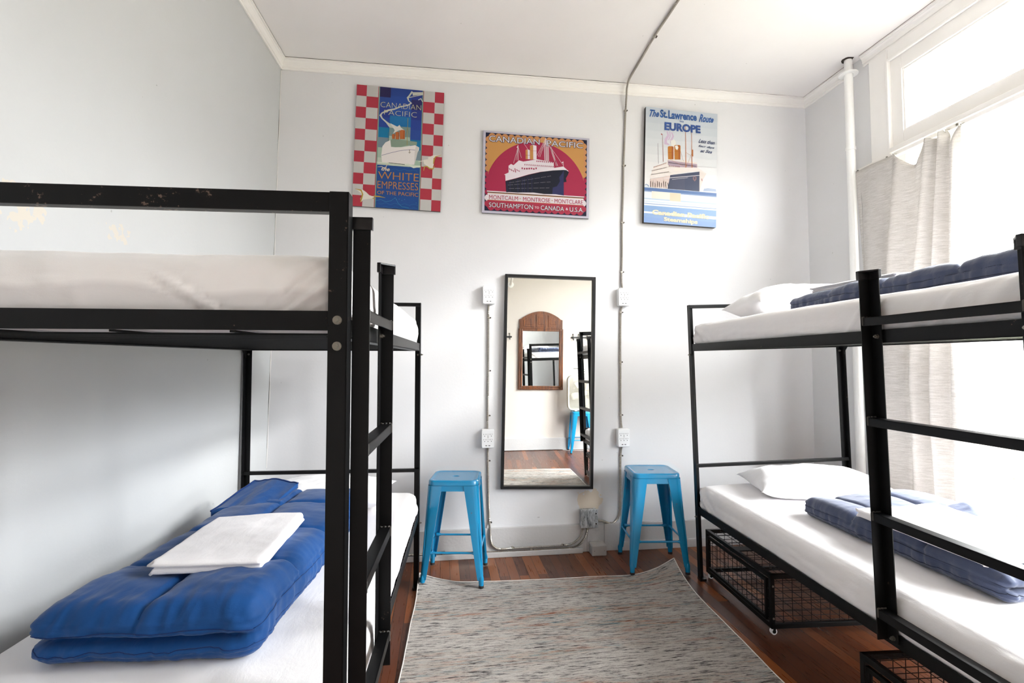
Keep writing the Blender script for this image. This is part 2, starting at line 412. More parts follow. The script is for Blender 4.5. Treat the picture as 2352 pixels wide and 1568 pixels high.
mb = MB(); mb.prism([(-1.26, wall_f(-1.26)), (XR, wall_f(XR)), (XR, wall_f(XR) + .02), (-1.26, wall_f(-1.26) + .02)], .006, .186, 'base'); struct(mb.build('baseboard_front', bevel=.004))
basebd('baseboard_right', [((XR - .02, wall_f(XR) + .02, 0), (XR, D - .04, .188), 'base')])
mb = MB()
mb.grid([[(wall_l(y, 0) + .02, y, 0), (wall_l(y, .19) + .02, y, .19), (wall_l(y, .19), y, .19)] for y in (D - .02, -.54)], 'base')
o = struct(mb.build('baseboard_left'))
# paint bead that cracks away from the left corner
mb = MB(); random.seed(3)
pts = []
for i in range(60):
    z = H - .08 - i * (H - .72) / 59
    pts.append((wall_l(D, z) + .004 + .004 * fbm(z * 2.1, 1.3), D - .004 - .003 * abs(fbm(z * 3, 5)), z))
mb.tube(pts, [.0022 + .0012 * fbm(i * .4, 2) for i in range(60)], 'trim', 5)
mb.tube([(p[0] - .005 - .002 * fbm(p[2] * 4, 9), p[1] - .001, p[2]) for p in pts[6:]], [.0012 + .0012 * max(0, fbm(i * .3, 7)) for i in range(54)], 'gap', 5)
struct(mb.build('trim_7'))

# window : transom over a tall main light, two bays
def frame_rect(mb, y0, y1, z0, z1, wl, wr, wb, wt, x0, x1, key='trim'):
    """rectangular ring in the YZ plane; y1 = far side"""
    mb.box((x0, y1 - wl, z0), (x1, y1, z1), key); mb.box((x0, y0, z0), (x1, y0 + wr, z1), key)
    mb.box((x0, y0 + wr, z0), (x1, y1 - wl, z0 + wb), key); mb.box((x0, y0 + wr, z1 - wt), (x1, y1 - wl, z1), key)
MULL = 1.45
wn = 0
for (y0, y1) in ((MULL, WY1), (WY0, MULL)):
    wn += 1
    mb = MB(); frame_rect(mb, y0, y1, 2.662, WZ1, .078, .078, .088, .09, XR - .004, XR + .045)
    frame_rect(mb, y0 + .078, y1 - .078, 2.75, 3.138, .012, .012, .010, .012, XR + .004, XR + .04)
    o = struct(mb.build('window_%d' % wn, bevel=.003))
    g = MB(); g.box((XR + .02, y0 + .088, 2.758), (XR + .024, y1 - .088, 3.128), 'glass'); p = g.build('window_pane', parent=o)
for (y0, y1) in ((MULL, WY1), (WY0, MULL)):
    wn += 1
    mb = MB(); frame_rect(mb, y0, y1, WZ0 + .03, 2.606, .07, .07, .09, .05, XR + .01, XR + .055)
    o = struct(mb.build('window_%d' % wn, bevel=.003))
    g = MB(); g.box((XR + .03, y0 + .07, WZ0 + .12), (XR + .034, y1 - .07, 2.556), 'glass'); g.build('window_pane', parent=o)
# casing boards, head, ledge, sill, reveals
mb = MB()
mb.box((XR - .022, WY1 + .003, .19), (XR, 2.928, 3.306), 'trim'); mb.box((XR - .030, WY1 - .004, .19), (XR, WY1 + .012, 3.24), 'trim')
mb.box((XR - .022, WY0 - .14, .19), (XR, WY0, 3.306), 'trim')
mb.box((XR - .020, WY0, WZ1), (XR, WY1, 3.308), 'trim'); mb.box((XR - .028, WY0, WZ1 - .006), (XR - .02, WY1, WZ1 + .012), 'trim')
mb.box((XR - .032, WY0, 2.634), (XR, WY1, 2.664), 'trim'); mb.box((XR - .01, WY0, 2.606), (XR + .06, WY1, 2.634), 'trim')
mb.box((XR - .05, WY0 - .05, WZ0 - .01), (XR + .10, WY1 + .05, WZ0 + .03), 'trim')
struct(mb.build('trim_8', bevel=.003))
# curtain rail
t_ = thing('curtain_rail', 'thin white painted curtain rail fixed under the transom window', 'curtain rail', (XR - .04, 1.4, 2.61))
mb = MB(); mb.box((-.004, -1.35, -.012), (.012, 1.637, .012), 'trim'); mb.build('track', t_, bevel=.002)
for y in (3.015, 2.79, 2.35, 1.2):
    mb = MB(); mb.cyl((-.008, y - 1.4, 0), (-.004, y - 1.4, 0), .006, 'bolt', 8); mb.build('screw', t_)

# painted riser pipe in the right corner
t_ = thing('riser_pipe', 'white vertical pipe running floor to ceiling in the right corner', 'pipe', (2.735, 3.035, 0))
mb = MB(); mb.cyl((0, 0, 0), (0, 0, H - .09), .027, 'pipe', 24); mb.build('pipe_shaft', t_, smooth=True, autosmooth=40)
mb = MB(); mb.cyl((0, 0, H - .11), (0, 0, H), .024, 'pipe', 16); mb.build('pipe_stub', t_, smooth=True, autosmooth=40)
mb = MB(); mb.tube([(0, 0, H - .105), (0, 0, H - .098), (0, 0, H - .09)], [.058, .058, .04], 'pipe', 32); mb.build('flange', t_, smooth=True, autosmooth=30)
mb = MB(); mb.tube([(0, 0, 2.755), (0, 0, 2.775)], .031, 'pipe', 24); mb.build('coupling', t_, smooth=True, autosmooth=40)
mb = MB(); pl = []
for k in range(18):
    a = 2 * PI * k / 18; r = .034 + .012 * fbm(math.cos(a) * 2, math.sin(a) * 2, 3); pl.append((r * math.cos(a) - .008, r * math.sin(a)))
mb.prism(pl, H - .003, H + .002, 'gap'); mb.build('ceiling_hole', t_)

# ------------------------------------------------------------------ armoured cable, outlets, boxes on the back wall
YW = D - .0085
def cable(name, label, pts, clips=(), r=.0082, painted=False, cat='cable', grp=None):
    # smooth the path with Catmull-Rom, then ridged tube
    P = [Vector(p) for p in pts]; P = [P[0] * 2 - P[1]] + P + [P[-1] * 2 - P[-2]]; path = []
    for i in range(1, len(P) - 2):
        L = (P[i + 1] - P[i]).length; n = max(2, int(L / .0035))
        for k in range(n):
            t = k / n; a, b, c, d = P[i - 1], P[i], P[i + 1], P[i + 2]
            path.append(.5 * ((2 * b) + (c - a) * t + (2 * a - 5 * b + 4 * c - d) * t * t + (3 * b - a - 3 * c + d) * t ** 3))
    path.append(P[-2])
    o_ = path[0]; mb = MB()
    mb.tube([p - o_ for p in path], [r if i % 2 else r * .74 for i in range(len(path))], 'armour_p' if painted else 'armour', 7)
    t = thing(name, label, cat, o_, group=grp)
    mb.build('cable_sheath', t, smooth=False)
    for (x, y, z, hx, hz) in clips:
        c = MB(); c.box((x - hx - o_.x, y - .006 - o_.y, z - hz - o_.z), (x + hx - o_.x, y + .008 - o_.y, z + hz - o_.z), 'armour'); 
        c.cyl((x + (hx + .004) - o_.x, y - .006 - o_.y, z - o_.z), (x + (hx + .004) - o_.x, y + .008 - o_.y, z - o_.z), .005, 'gap', 8); c.build('cable_clip', t)
    return t
HC = H - .010
cable('armoured_cable', 'metal armoured cable across the ceiling and down to the upper outlet right of the mirror',
      [(1.30, -.7, HC), (1.31, .6, HC), (1.325, 1.7, HC), (1.32, 2.65, HC), (1.317, 2.96, HC), (1.326, 3.2, HC), (1.334, 3.42, HC), (1.337, 3.49, HC - .03), (1.3375, YW - .035, 3.29), (1.339, YW - .012, 3.2), (1.338, YW, 3.12), (1.330, YW, 2.95), (1.321, YW, 2.775), (1.316, YW, 2.6), (1.305, YW, 2.333), (1.302, YW, 2.1), (1.296, YW, 1.95), (1.298, YW - .006, 1.87)],
      [(1.339, YW, 3.19, .009, .004), (1.321, YW, 2.775, .009, .004), (1.305, YW, 2.35, .009, .004), (1.298, YW, 1.985, .009, .004), (1.317, 2.96, HC - .002, .009, .004)], painted=True)
cable('armoured_cable', 'metal armoured cable linking the two outlets right of the mirror',
      [(1.293, YW - .006, 1.73), (1.287, YW, 1.68), (1.282, YW, 1.45), (1.281, YW, 1.302), (1.279, YW, 1.08), (1.279, YW, .93), (1.284, YW - .006, .86)],
      [(1.288, YW, 1.69, .009, .004), (1.281, YW, 1.33, .009, .004), (1.279, YW, .95, .009, .004)])
cable('armoured_cable', 'metal armoured cable curving from the lower right outlet to the junction box',
      [(1.283, YW - .006, .73), (1.275, YW, .66), (1.272, YW, .5), (1.27, YW, .341), (1.264, YW, .25), (1.236, YW, .203), (1.197, YW, .186), (1.156, YW - .004, .201), (1.122, YW - .012, .212), (1.085, YW - .016, .216)],
      [(1.276, YW, .66, .009, .004), (1.268, YW, .29, .009, .004), (1.197, YW, .186, .004, .009)])
cable('armoured_cable', 'metal armoured cable linking the two outlets left of the mirror',
      [(.325, YW - .006, 1.73), (.324, YW, 1.66), (.3235, YW, 1.4), (.322, YW, 1.1), (.319, YW, .93), (.318, YW - .006, .87)],
      [(.326, YW, 1.64, .009, .004), (.325, YW, 1.27, .009, .004), (.322, YW, .96, .009, .004)])
YK = D - .030
cable('armoured_cable', 'metal armoured cable from the lower left outlet along the baseboard to the junction box',
      [(.32, YW - .004, .74), (.321, YW, .66), (.325, YW, .45), (.331, YW, .26), (.334, YW - .012, .2), (.337, YK, .15), (.345, YK, .098), (.366, YK, .069), (.41, YK, .054), (.50, YK, .056), (.685, YK, .056), (.86, YK, .058), (.93, YK, .076), (.972, YK, .115), (.986, YK, .155), (.988, YK, .185)],
      [(.322, YW, .65, .009, .004), (.333, YW, .23, .009, .004), (.49, YK, .058, .004, .009), (.84, YK, .06, .004, .009)])
cable('armoured_cable', 'metal armoured cable emerging from behind the left bunk along the baseboard',
      [(-.5, YK, .055), (-.2, YK, .048), (.1, YK, .047), (.42, YK, .036), (.685, YK, .0375), (.87, YK, .038), (.95, YK, .052), (1.0, YK, .1), (1.018, YK, .15), (1.02, YK, .185)],
      [(.02, YK, .047, .009, .012), (.62, YK, .0375, .009, .012)])
# six-way outlet adaptors
def outlet():
    t = bpy.data.objects.new('wall_outlet', None); COL.objects.link(t)
    w, h = .044, .065; mb = MB()
    def ring(y, k, top=1.0): # rounded plate outline
        pts = []
        for cx, cz, a0 in ((w - .008, h - .012, 0), (-w + .008, h - .012, 90), (-w + .008, -h + .012, 180), (w - .008, -h + .012, 270)):
            for q in range(6):
                a = math.radians(a0 + q * 18); pts.append(((cx + .008 * math.cos(a)) * k, y, (cz + .012 * math.sin(a)) * k))
        return pts
    R = [ring(.0, .97), ring(-.028, 1), ring(-.040, .985), ring(-.046, .93)]
    mb.grid(R, 'plastic', closed_v=True); n = len(R[0]); mb.add(R[-1], [tuple(range(n))], 'plastic'); 
    b = mb.build('outlet_body', t, weld=True, smooth=True, autosmooth=35)
    for r_ in (.022, -.014):
        for cx in (-.023, 0, .023):
            s = MB()
            s.box((cx - .0075, -.0468, r_ + .004), (cx - .0055, -.0455, r_ + .012), 'socket'); s.box((cx + .0050, -.0468, r_ + .005), (cx + .0068, -.0455, r_ + .012), 'socket')
            s.cyl((cx, -.0455, r_ - .004), (cx, -.0468, r_ - .004), .0028, 'socket', 8); s.build('socket', t)
    s = MB(); s.cyl((0, -.0455, .008), (0, -.0472, .008), .003, 'bolt', 8); s.build('screw', t)
    for cx in (-.012, .009):
        s = MB(); s.box((cx - .006, -.0468, -.049), (cx + .006, -.0455, -.0445), 'socket'); s.build('usb_port', t)
    return t
o1 = outlet(); outs = [(.326, 1.797, 'upper white outlet adaptor on the wall left of the tall mirror'), (.319, .806, 'lower white outlet adaptor on the wall left of the tall mirror'),
    (1.303, 1.798, 'upper white outlet adaptor on the wall right of the tall mirror'), (1.288, .792, 'lower white outlet adaptor above the right blue stool')]
for i, (x, z, lb) in enumerate(outs):
    o = o1 if i == 0 else copy_tree(o1)
    o.location = (x, D - .002, z); tag(o, lb, 'outlet', 'white outlet adaptors on the back wall')
# junction boxes
t_ = thing('junction_box', 'scuffed galvanised junction box mounted above the baseboard under the mirror', 'junction box', (1.029, D, .238))
mb = MB(); mb.box((-.06, -.05, -.061), (.06, -.001, .061), 'tinbox'); mb.build('box_body', t_, bevel=.008)
mb = MB(); mb.box((-.062, -.054, -.063), (.062, -.050, .063), 'tinbox'); mb.build('cover_plate', t_, bevel=.002)
for x, z in ((-.052, .035), (.047, .035), (-.052, -.035), (.047, -.035)):
    mb = MB(); mb.cyl((x, -.0538, z), (x, -.0555, z), .0052, 'gap' if x > 0 else 'tinbox', 10); mb.build('knockout', t_)
for x in (-.041, -.009):
    mb = MB(); mb.cyl((x, -.03, -.061), (x, -.03, -.075), .011, 'armour', 12); mb.build('cable_connector', t_)
mb = MB(); mb.cyl((.061, -.025, -.02), (.074, -.025, -.02), .011, 'armour', 12); mb.build('cable_connector', t_)
t_ = thing('floor_junction_box', 'small grey painted box on the floor against the baseboard', 'junction box', (1.082, D - .022, 0))
mb = MB(); mb.box((-.052, -.088, 0), (.052, 0, .072), 'greybox'); mb.build('box_body', t_, bevel=.007)
for x in (-.036, .034):
    mb = MB(); mb.cyl((x, -.088, .036), (x, -.090, .036), .003, 'bolt', 8); mb.build('screw', t_)

# ------------------------------------------------------------------ tall mirror
MR = -.0214
t_ = thing('wall_mirror', 'tall black framed mirror hung between the two cable runs', 'mirror', (.41, D - .001, .4587), (0, -MR, -.05))
W_, H_ = .646, 1.4884; fw, dp = .020, .035
mb = MB()
mb.box((0, -dp, 0), (fw, -.001, H_), 'frame'); mb.box((W_ - fw, -dp, 0), (W_, -.001, H_), 'frame')
mb.box((fw, -dp, 0), (W_ - fw, -.001, fw), 'frame'); mb.box((fw, -dp, H_ - fw), (W_ - fw, -.001, H_), 'frame')
mb.build('mirror_frame', t_, bevel=.0015)
mb = MB(); mb.box((fw * .5, -.014, fw * .5), (W_ - fw * .5, -.010, H_ - fw * .5), 'mirror'); mb.build('mirror_glass', t_)
# ------------------------------------------------------------------ posters
_tc = {}
def text_mesh(txt, weight=0.0, shear=0.0):
    k = (txt, weight, shear)
    if k in _tc: return _tc[k]
    cu = bpy.data.curves.new('t', 'FONT'); cu.body = txt; cu.size = 1; cu.offset = weight; cu.shear = shear; cu.resolution_u = 3
    ob = bpy.data.objects.new('t', cu); COL.objects.link(ob)
    dg = bpy.context.evaluated_depsgraph_get(); me = bpy.data.meshes.new_from_object(ob.evaluated_get(dg))
    vs = [v.co[:2] for v in me.vertices]; fs = [tuple(p.vertices) for p in me.polygons]
    bpy.data.objects.remove(ob); bpy.data.curves.remove(cu); bpy.data.meshes.remove(me)
    x0 = min(v[0] for v in vs); x1 = max(v[0] for v in vs); y0 = min(v[1] for v in vs); y1 = max(v[1] for v in vs)
    vs = [((x - x0) / (x1 - x0), (y - y0) / (y1 - y0)) for x, y in vs]
    _tc[k] = (vs, fs); return _tc[k]
class Print:
    """flat print: pieces given in the pixel frame of four measured corners, stacked as ink layers on the board"""
    def __init__(s, corners, w, h):
        s.c = corners; s.w = w; s.h = h; s.mb = MB(); s.k = 0
    def st(s, x, y):
        (ax, ay), (bx, by), (cx, cy), (dx, dy) = s.c; u = v = .5
        for _ in range(12):
            px = (1 - u) * (1 - v) * ax + u * (1 - v) * bx + u * v * cx + (1 - u) * v * dx
            py = (1 - u) * (1 - v) * ay + u * (1 - v) * by + u * v * cy + (1 - u) * v * dy
            dux = (1 - v) * (bx - ax) + v * (cx - dx); duy = (1 - v) * (by - ay) + v * (cy - dy)
            dvx = (1 - u) * (dx - ax) + u * (cx - bx); dvy = (1 - u) * (dy - ay) + u * (cy - by)
            det = dux * dvy - dvx * duy; ex, ey = x - px, y - py
            u += (ex * dvy - dvx * ey) / det; v += (dux * ey - ex * duy) / det
        return u, v
    def p(s, x, y, lay): # local poster coordinates: origin bottom-left, front faces -Y
        u, v = s.st(x, y); return (max(0, min(1, u)) * s.w, -lay * .00004, (1 - max(0, min(1, v))) * s.h)
    def poly(s, pts, col, lay=None):
        s.k += 1; L = s.k if lay is None else lay
        P = [s.p(x, y, L) for x, y in pts]
        a = sum(P[i][0] * P[(i + 1) % len(P)][2] - P[(i + 1) % len(P)][0] * P[i][2] for i in range(len(P)))
        f = tuple(range(len(P))); s.mb.add(P, [f if a > 0 else f[::-1]], cmat(col))
    def uv(s, u0, v0, u1, v1, col, lay=None):
        s.k += 1 if lay is None else 0; L = (s.k if lay is None else lay); y = -L * .00004; w, h = s.w, s.h
        s.mb.add([(u0 * w, y, (1 - v1) * h), (u1 * w, y, (1 - v1) * h), (u1 * w, y, (1 - v0) * h), (u0 * w, y, (1 - v0) * h)], [(0, 1, 2, 3)], cmat(col))
    def line(s, pts, wd, col, lay=None):
        """stroke of width wd pixels; wd may be list"""
        s.k += 1 if lay is None else 0; L = s.k if lay is None else lay
        n = len(pts); ws = wd if isinstance(wd, (list, tuple)) else [wd] * n; l = []; r = []
        for i, (x, y) in enumerate(pts):
            a = pts[max(0, i - 1)]; b = pts[min(n - 1, i + 1)]; dx, dy = b[0] - a[0], b[1] - a[1]; q = math.hypot(dx, dy) or 1
            nx, ny = -dy / q * ws[i] / 2, dx / q * ws[i] / 2; l.append((x + nx, y + ny)); r.append((x - nx, y - ny))
        for i in range(n - 1):
            P = [s.p(*l[i], L), s.p(*l[i + 1], L), s.p(*r[i + 1], L), s.p(*r[i], L)]
            a = sum(P[j][0] * P[(j + 1) % 4][2] - P[(j + 1) % 4][0] * P[j][2] for j in range(4))
            s.mb.add(P, [(0, 1, 2, 3) if a > 0 else (3, 2, 1, 0)], cmat(col))
    def text(s, txt, quad, col, weight=0.0, shear=0.0, outline=None):
        """quad: four pixel corners TL TR BR BL of the lettering"""
        s.k += 1
        def put(vs, fs, L, c, q):
            tl, tr, br, bl = q; P = []
            for x, y in vs:
                t = 1 - y; px = (1 - x) * (1 - t) * tl[0] + x * (1 - t) * tr[0] + x * t * br[0] + (1 - x) * t * bl[0]
                py = (1 - x) * (1 - t) * tl[1] + x * (1 - t) * tr[1] + x * t * br[1] + (1 - x) * t * bl[1]
                P.append(s.p(px, py, L))
            s.mb.add(P, fs, cmat(c))
        if outline:
            vs, fs = text_mesh(txt, weight, shear); g = outline[1]
            for k in range(8):
                ox, oy = g * math.cos(k * PI / 4), g * math.sin(k * PI / 4)
                put(vs, fs, s.k, outline[0], [(a + ox, b + oy) for a, b in quad])
            s.k += 1
        vs, fs = text_mesh(txt, weight, shear); put(vs, fs, s.k, col, quad)
    def build(s, name, label, loc, rot, thick, edge='canvas_edge'):
        t = thing(name, label, 'poster', loc, (0, rot, 0), 'ship travel posters on the back wall')
        b = MB(); b.box((0, 0, 0), (s.w, thick - .002, s.h), edge); b.build('backing_board', t, bevel=.0015)
        s.mb.build('printed_picture', t); return t
def Q(x0, y0, x1, y1, sl=0.0, h=None):
    """parallelogram: left-top (x0,y0), right-top (x1, y0+slope), h tall"""
    dy = sl * (x1 - x0); return [(x0, y0), (x1, y0 + dy), (x1, y1 + dy), (x0, y1)]

# --- left poster: red and pale checks, blue sky panel, white ship (drawn as my own simplified version)
A = Print([(75, 62), (1058, 160), (998, 1490), (8, 1415)], .595, .847)
A.uv(0, 0, 1, 1, '#c9c7c5')
for i in range(11):
    for j, (u0, u1) in enumerate(((0, .113), (.113, .243), (.765, .893), (.893, 1.0))):
        red = (i % 2 == 0) if j in (0, 3) else (i % 2 == 1)
        if red: A.uv(u0, i / 11.0 if i else 0, u1, (i + 1) / 11.0, '#c93f52', lay=2)
A.k = 3
A.uv(.243, 0, .765, 1, '#c8415a'); A.uv(.250, 0, .262, 1, '#7fa08f', lay=5); A.uv(.748, 0, .760, 1, '#7fa08f', lay=5); A.k = 6
cols = [['#2a2456', '#2c4a9c', '#2d3f93'], ['#2f4fa0', '#2b4fa6', '#2b2a66'], ['#2a3f98', '#2d58b0', '#2a3b90'], ['#2b4ba4', '#1f7fc0', '#2a46a2'],
        ['#1186b9', '#7c9696', '#2d50a6'], ['#7b8f9c', '#a9beb0', '#1583b8'], ['#a9bfae', '#b9cbb8', '#7f95a0'], ['#c5cfc0', '#c4d2c2', '#a8c2ae']]
for r in range(8):
    for c_ in range(3):
        u0 = (.262, .385, .625)[c_]; u1 = (.385, .625, .748)[c_]; off = (0.0, .018, .0)[c_]
        A.uv(u0, max(0, r * .084 - off), u1, (r + 1) * .084 - off + (.03 if r == 7 else 0), cols[r][c_], lay=7)
A.k = 8
A.uv(.262, .648, .748, 1, '#23539f')
# smoke trail
A.line([(815, 165), (700, 172), (690, 150), (660, 190), (640, 215), (650, 250), (680, 275), (640, 300), (560, 315), (490, 342), (420, 355), (350, 385), (332, 410), (350, 445), (400, 490), (440, 530), (500, 550)], [26, 40, 24, 16, 22, 12, 20, 14, 12, 16, 20, 14, 24, 14, 18, 40, 20], '#c8c9bd')
A.line([(640, 215), (740, 195), (812, 180)], [10, 6, 10], '#c8c9bd'); A.line([(760, 240), (790, 225), (808, 262)], [10, 14, 8], '#c8c9bd')
A.poly([(440, 500), (520, 540), (545, 520), (560, 550), (600, 580), (540, 580), (500, 600), (470, 620), (490, 580)], '#dedcd6')
A.text('CANADIAN', [(337, 258), (792, 300), (790, 357), (335, 318)], '#e0d9b0', -.018)
A.text('PACIFIC', [(375, 350), (742, 380), (740, 438), (373, 402)], '#dfd8b0', -.018)
# ship (generic): hull, deck house, funnels
A.poly([(345, 940), (337, 860), (350, 760), (385, 715), (440, 690), (447, 765), (560, 770), (720, 748), (765, 775), (762, 800), (745, 830), (728, 900), (706, 968), (560, 952)], '#efe9e7')
A.poly([(440, 690), (470, 672), (740, 712), (738, 748), (620, 752), (560, 768), (500, 770), (447, 765)], '#8ba08f')
A.line([(340, 860), (450, 830), (560, 806), (660, 798), (720, 804), (744, 828)], 4, '#3c4a86')
A.poly([(728, 752), (766, 778), (745, 830), (728, 900), (706, 965), (712, 830)], '#d8d3cf')
for x, w, y0, y1 in ((458, 36, 625, 676), (497, 44, 602, 682), (545, 60, 580, 680)):
    A.poly([(x, y0 + 6), (x + w * .3, y0 - 4), (x + w * .7, y0 - 4), (x + w, y0 + 4), (x + w - 4, y1), (x + 2, y1)], '#d97a3e'); A.line([(x + w * .8, y0 + 3), (x + w * .78, y1)], 5, '#9c4a22')
A.line([(640, 445), (634, 570), (628, 748)], 5, '#b5a04a'); A.line([(634, 560), (600, 680)], 2, '#75714e'); A.line([(636, 560), (665, 690)], 2, '#75714e'); A.line([(418, 600), (416, 700)], 3, '#66704e')
A.line([(655, 800), (655, 835)], 6, '#6d6a4a'); A.line([(642, 828), (655, 838), (668, 826)], 4, '#6d6a4a')
A.line([(286, 935), (340, 942), (450, 948), (560, 962), (640, 966), (700, 990), (776, 985)], [8, 14, 12, 16, 22, 30, 14], '#dfe6d6')
A.line([(420, 943), (520, 955), (600, 965)], 6, '#1f3020')
for y in (1010, 1390, 1430):
    A.line([(300 + i * 22, y + 8 * math.sin(i * 1.3) + i * 1.2) for i in range(21)], 3, '#2f7fc0')
A.line([(270, 1360), (330, 1350), (380, 1375), (440, 1365), (490, 1330), (520, 1390), (560, 1430), (640, 1445)], 4, '#3b9ccc')
for x, y in ((480, 1335), (500, 1350), (530, 1345), (560, 1360), (720, 1390), (590, 1350)): A.line([(x, y), (x + 7, y + 4)], 5, '#4ab0d8')
A.line([(296, 988), (340, 984), (372, 1000)], [3, 7, 4], '#f3e3c6'); A.line([(410, 938), (392, 985), (380, 1030)], [4, 6, 4], '#f3e3c6')
A.text('the', [(338, 982), (430, 994), (432, 1040), (336, 1026)], '#f3e3c6', .02, .4)
A.text('WHITE', [(302, 1038), (757, 1070), (754, 1155), (300, 1117)], '#efa04c', -.010)
A.text('EMPRESSES', [(292, 1142), (748, 1175), (746, 1254), (290, 1224)], '#efa04c', -.008)
A.text('OF THE PACIFIC', [(288, 1250), (748, 1282), (746, 1324), (287, 1288)], '#efa04c', .0)
def gull(P, pts, col1, ybits):
    P.poly(pts, col1)
    for b in ybits: P.line(*b)
gull(A, [(860, 888), (870, 905), (812, 915), (815, 960), (835, 970), (870, 1000), (915, 1010), (930, 960), (925, 900), (955, 872), (1015, 862), (930, 862)], '#ece7dc',
     [([(1015, 862), (950, 880), (932, 915), (925, 960)], [3, 12, 16, 10], '#d7b24c'), ([(812, 1035), (822, 990), (850, 985), (880, 1010), (920, 1015), (938, 980)], [6, 14, 12, 14, 16, 4], '#dcbc58')])
A.line([(752, 932), (812, 925)], [3, 12], '#ece7dc')
gull(A, [(45, 1228), (130, 1240), (170, 1270), (200, 1300), (250, 1318), (245, 1335), (180, 1345), (130, 1350), (110, 1375), (100, 1340), (125, 1290)], '#ece7dc',
     [([(45, 1228), (110, 1245), (128, 1290), (112, 1340), (104, 1378)], [4, 16, 14, 18, 6], '#d7b24c'), ([(250, 1312), (310, 1316), (376, 1330)], [14, 14, 3], '#d7b24c')])
A.line([(238, 1332), (266, 1344)], [16, 4], '#b9b45a')
A.build('poster', 'red and grey checked poster with a white ship, highest on the left', (-.6, D - .019, 2.392), .027, .018).location = (-.607, D - .0185, 2.3905)

# --- middle poster: landscape, red disc on orange with a black-hulled ship
Bp = Print([(80, 72), (1825, 192), (1798, 1505), (45, 1412)], .775, .592)
Bp.uv(0, 0, 1, 1, '#c9c6d6'); Bp.uv(.022, .024, .976, .972, '#1b1d3a')
Bp.uv(.034, .042, .962, .95, '#f0b264')
def scallop(P, u0, u1, v0, v1, n_u, n_v, col, lay):
    w, h = P.w, P.h
    def disc(u, v, r):
        pts = [(u * w + r * math.cos(2 * PI * k / 14), -lay * .00004, (1 - v) * h + r * math.sin(2 * PI * k / 14)) for k in range(14)]
        P.mb.add(pts, [tuple(range(14))], cmat(col(u, v)))
    for i in range(n_u):
        u = u0 + (u1 - u0) * (i + .5) / n_u
        for v in (v0, v1): disc(u, v, (u1 - u0) * w / n_u * .56)
    for i in range(n_v):
        v = v0 + (v1 - v0) * (i + .5) / n_v
        for u in (u0, u1): disc(u, v, (v1 - v0) * h / n_v * .56)
Bp.k += 1; kk = Bp.k
# cover back to dark then draw scalloped field
Bp.uv(.034, .042, .962, .95, '#1b1d3a')
fx0, fx1, fy0, fy1 = .052, .944, .07, .922
def scol(u, v):
    if v > .87: return '#c43a58'
    if v > .80: return '#e6dbe2'
    r = math.hypot((u - .497) * Bp.w, (v - .74) * Bp.h)
    return '#f2ab70' if r > .375 else '#c02e58'
scallop(Bp, fx0, fx1, fy0, fy1, 15, 12, scol, Bp.k + 1); Bp.k += 2
Bp.uv(fx0 - .002, fy0, fx1 + .002, fy1, '#f2b266')
pts = []
for k in range(61):
    a = PI * k / 60; u = .497 + .475 * math.cos(a) * .775 / Bp.w; v = .735 - .372 * 1.72 * math.sin(a) * (.592 / .592)
    pts.append((min(fx1 + .002, max(fx0 - .002, u)), max(.055, v)))
Bp.k += 1
P_ = [(u * Bp.w, -Bp.k * .00004, (1 - v) * Bp.h) for u, v in pts]
base_l = (P_[-1][0], P_[-1][1], (1 - .735) * Bp.h); base_r = (P_[0][0], P_[0][1], (1 - .735) * Bp.h)
cen = (.497 * Bp.w, P_[0][1], (1 - .735) * Bp.h)
for i in range(60): Bp.mb.add([cen, P_[i], P_[i + 1]], [(0, 1, 2)], cmat('#bf2d57'))
Bp.uv(fx0 - .01, .73, fx1 + .01, .742, '#e9e2e8'); Bp.uv(fx0 - .01, .744, fx1 + .01, .752, '#1b1d3a')
Bp.uv(fx0 - .004, .758, fx1 + .004, .838, '#e9e2e8'); Bp.uv(fx0 - .004, .842, fx1 + .004, .935, '#c83a57')
# ship
Bp.poly([(428, 895), (425, 800), (405, 795), (480, 760), (480, 650), (520, 620), (560, 640), (650, 560), (720, 580), (950, 540), (1220, 590), (1225, 680), (1380, 655), (1470, 735), (1400, 720), (1200, 725), (1000, 745), (800, 790), (600, 850), (428, 895)], '#efe6ee')
Bp.poly([(428, 900), (600, 855), (800, 795), (1000, 748), (1200, 722), (1385, 712), (1430, 716), (1472, 748), (1455, 790), (1420, 850), (1430, 905), (1385, 915), (1382, 1135), (1250, 1120), (1000, 1110), (850, 1095), (650, 1090), (437, 1078)], '#14182c')
Bp.poly([(1385, 712), (1382, 1135), (1190, 1110), (1200, 1000), (1270, 980), (1320, 900), (1310, 830), (1360, 770)], '#2b2f60')
for y0, sl, xs in ((930, -.17, (470, 1160)), (965, -.08, (450, 1150)), (1020, -.02, (470, 1130))):
    for i in range(34):
        x = xs[0] + (xs[1] - xs[0]) * i / 33; Bp.line([(x, y0 + sl * (x - xs[0])), (x + 7, y0 + sl * (x - xs[0]))], 5 if (i * 7) % 5 else 1, '#e4dfe8', lay=Bp.k)
Bp.k += 1
for x in (455, 500, 625, 700, 735, 790, 855): Bp.line([(x, 905 - (x - 455) * .2), (x + 2, 1080)], 6, '#2b2f60', lay=Bp.k)
Bp.k += 1
for x, w, y0, y1 in ((757, 72, 385, 540), (830, 108, 312, 545)):
    Bp.poly([(x, y0 + 8), (x + w * .5, y0 - 6), (x + w, y0 + 8), (x + w, y1), (x, y1)], '#efe6ee'); Bp.poly([(x, y0 + 8), (x + w * .5, y0 - 2), (x + w * .5, y1), (x, y1)], '#eaa85c')
    Bp.line([(x, y0 + 90), (x + w, y0 + 92)], 4, '#bf2d57'); Bp.line([(x, y0 + 8), (x, y1)], 3, '#bf2d57')
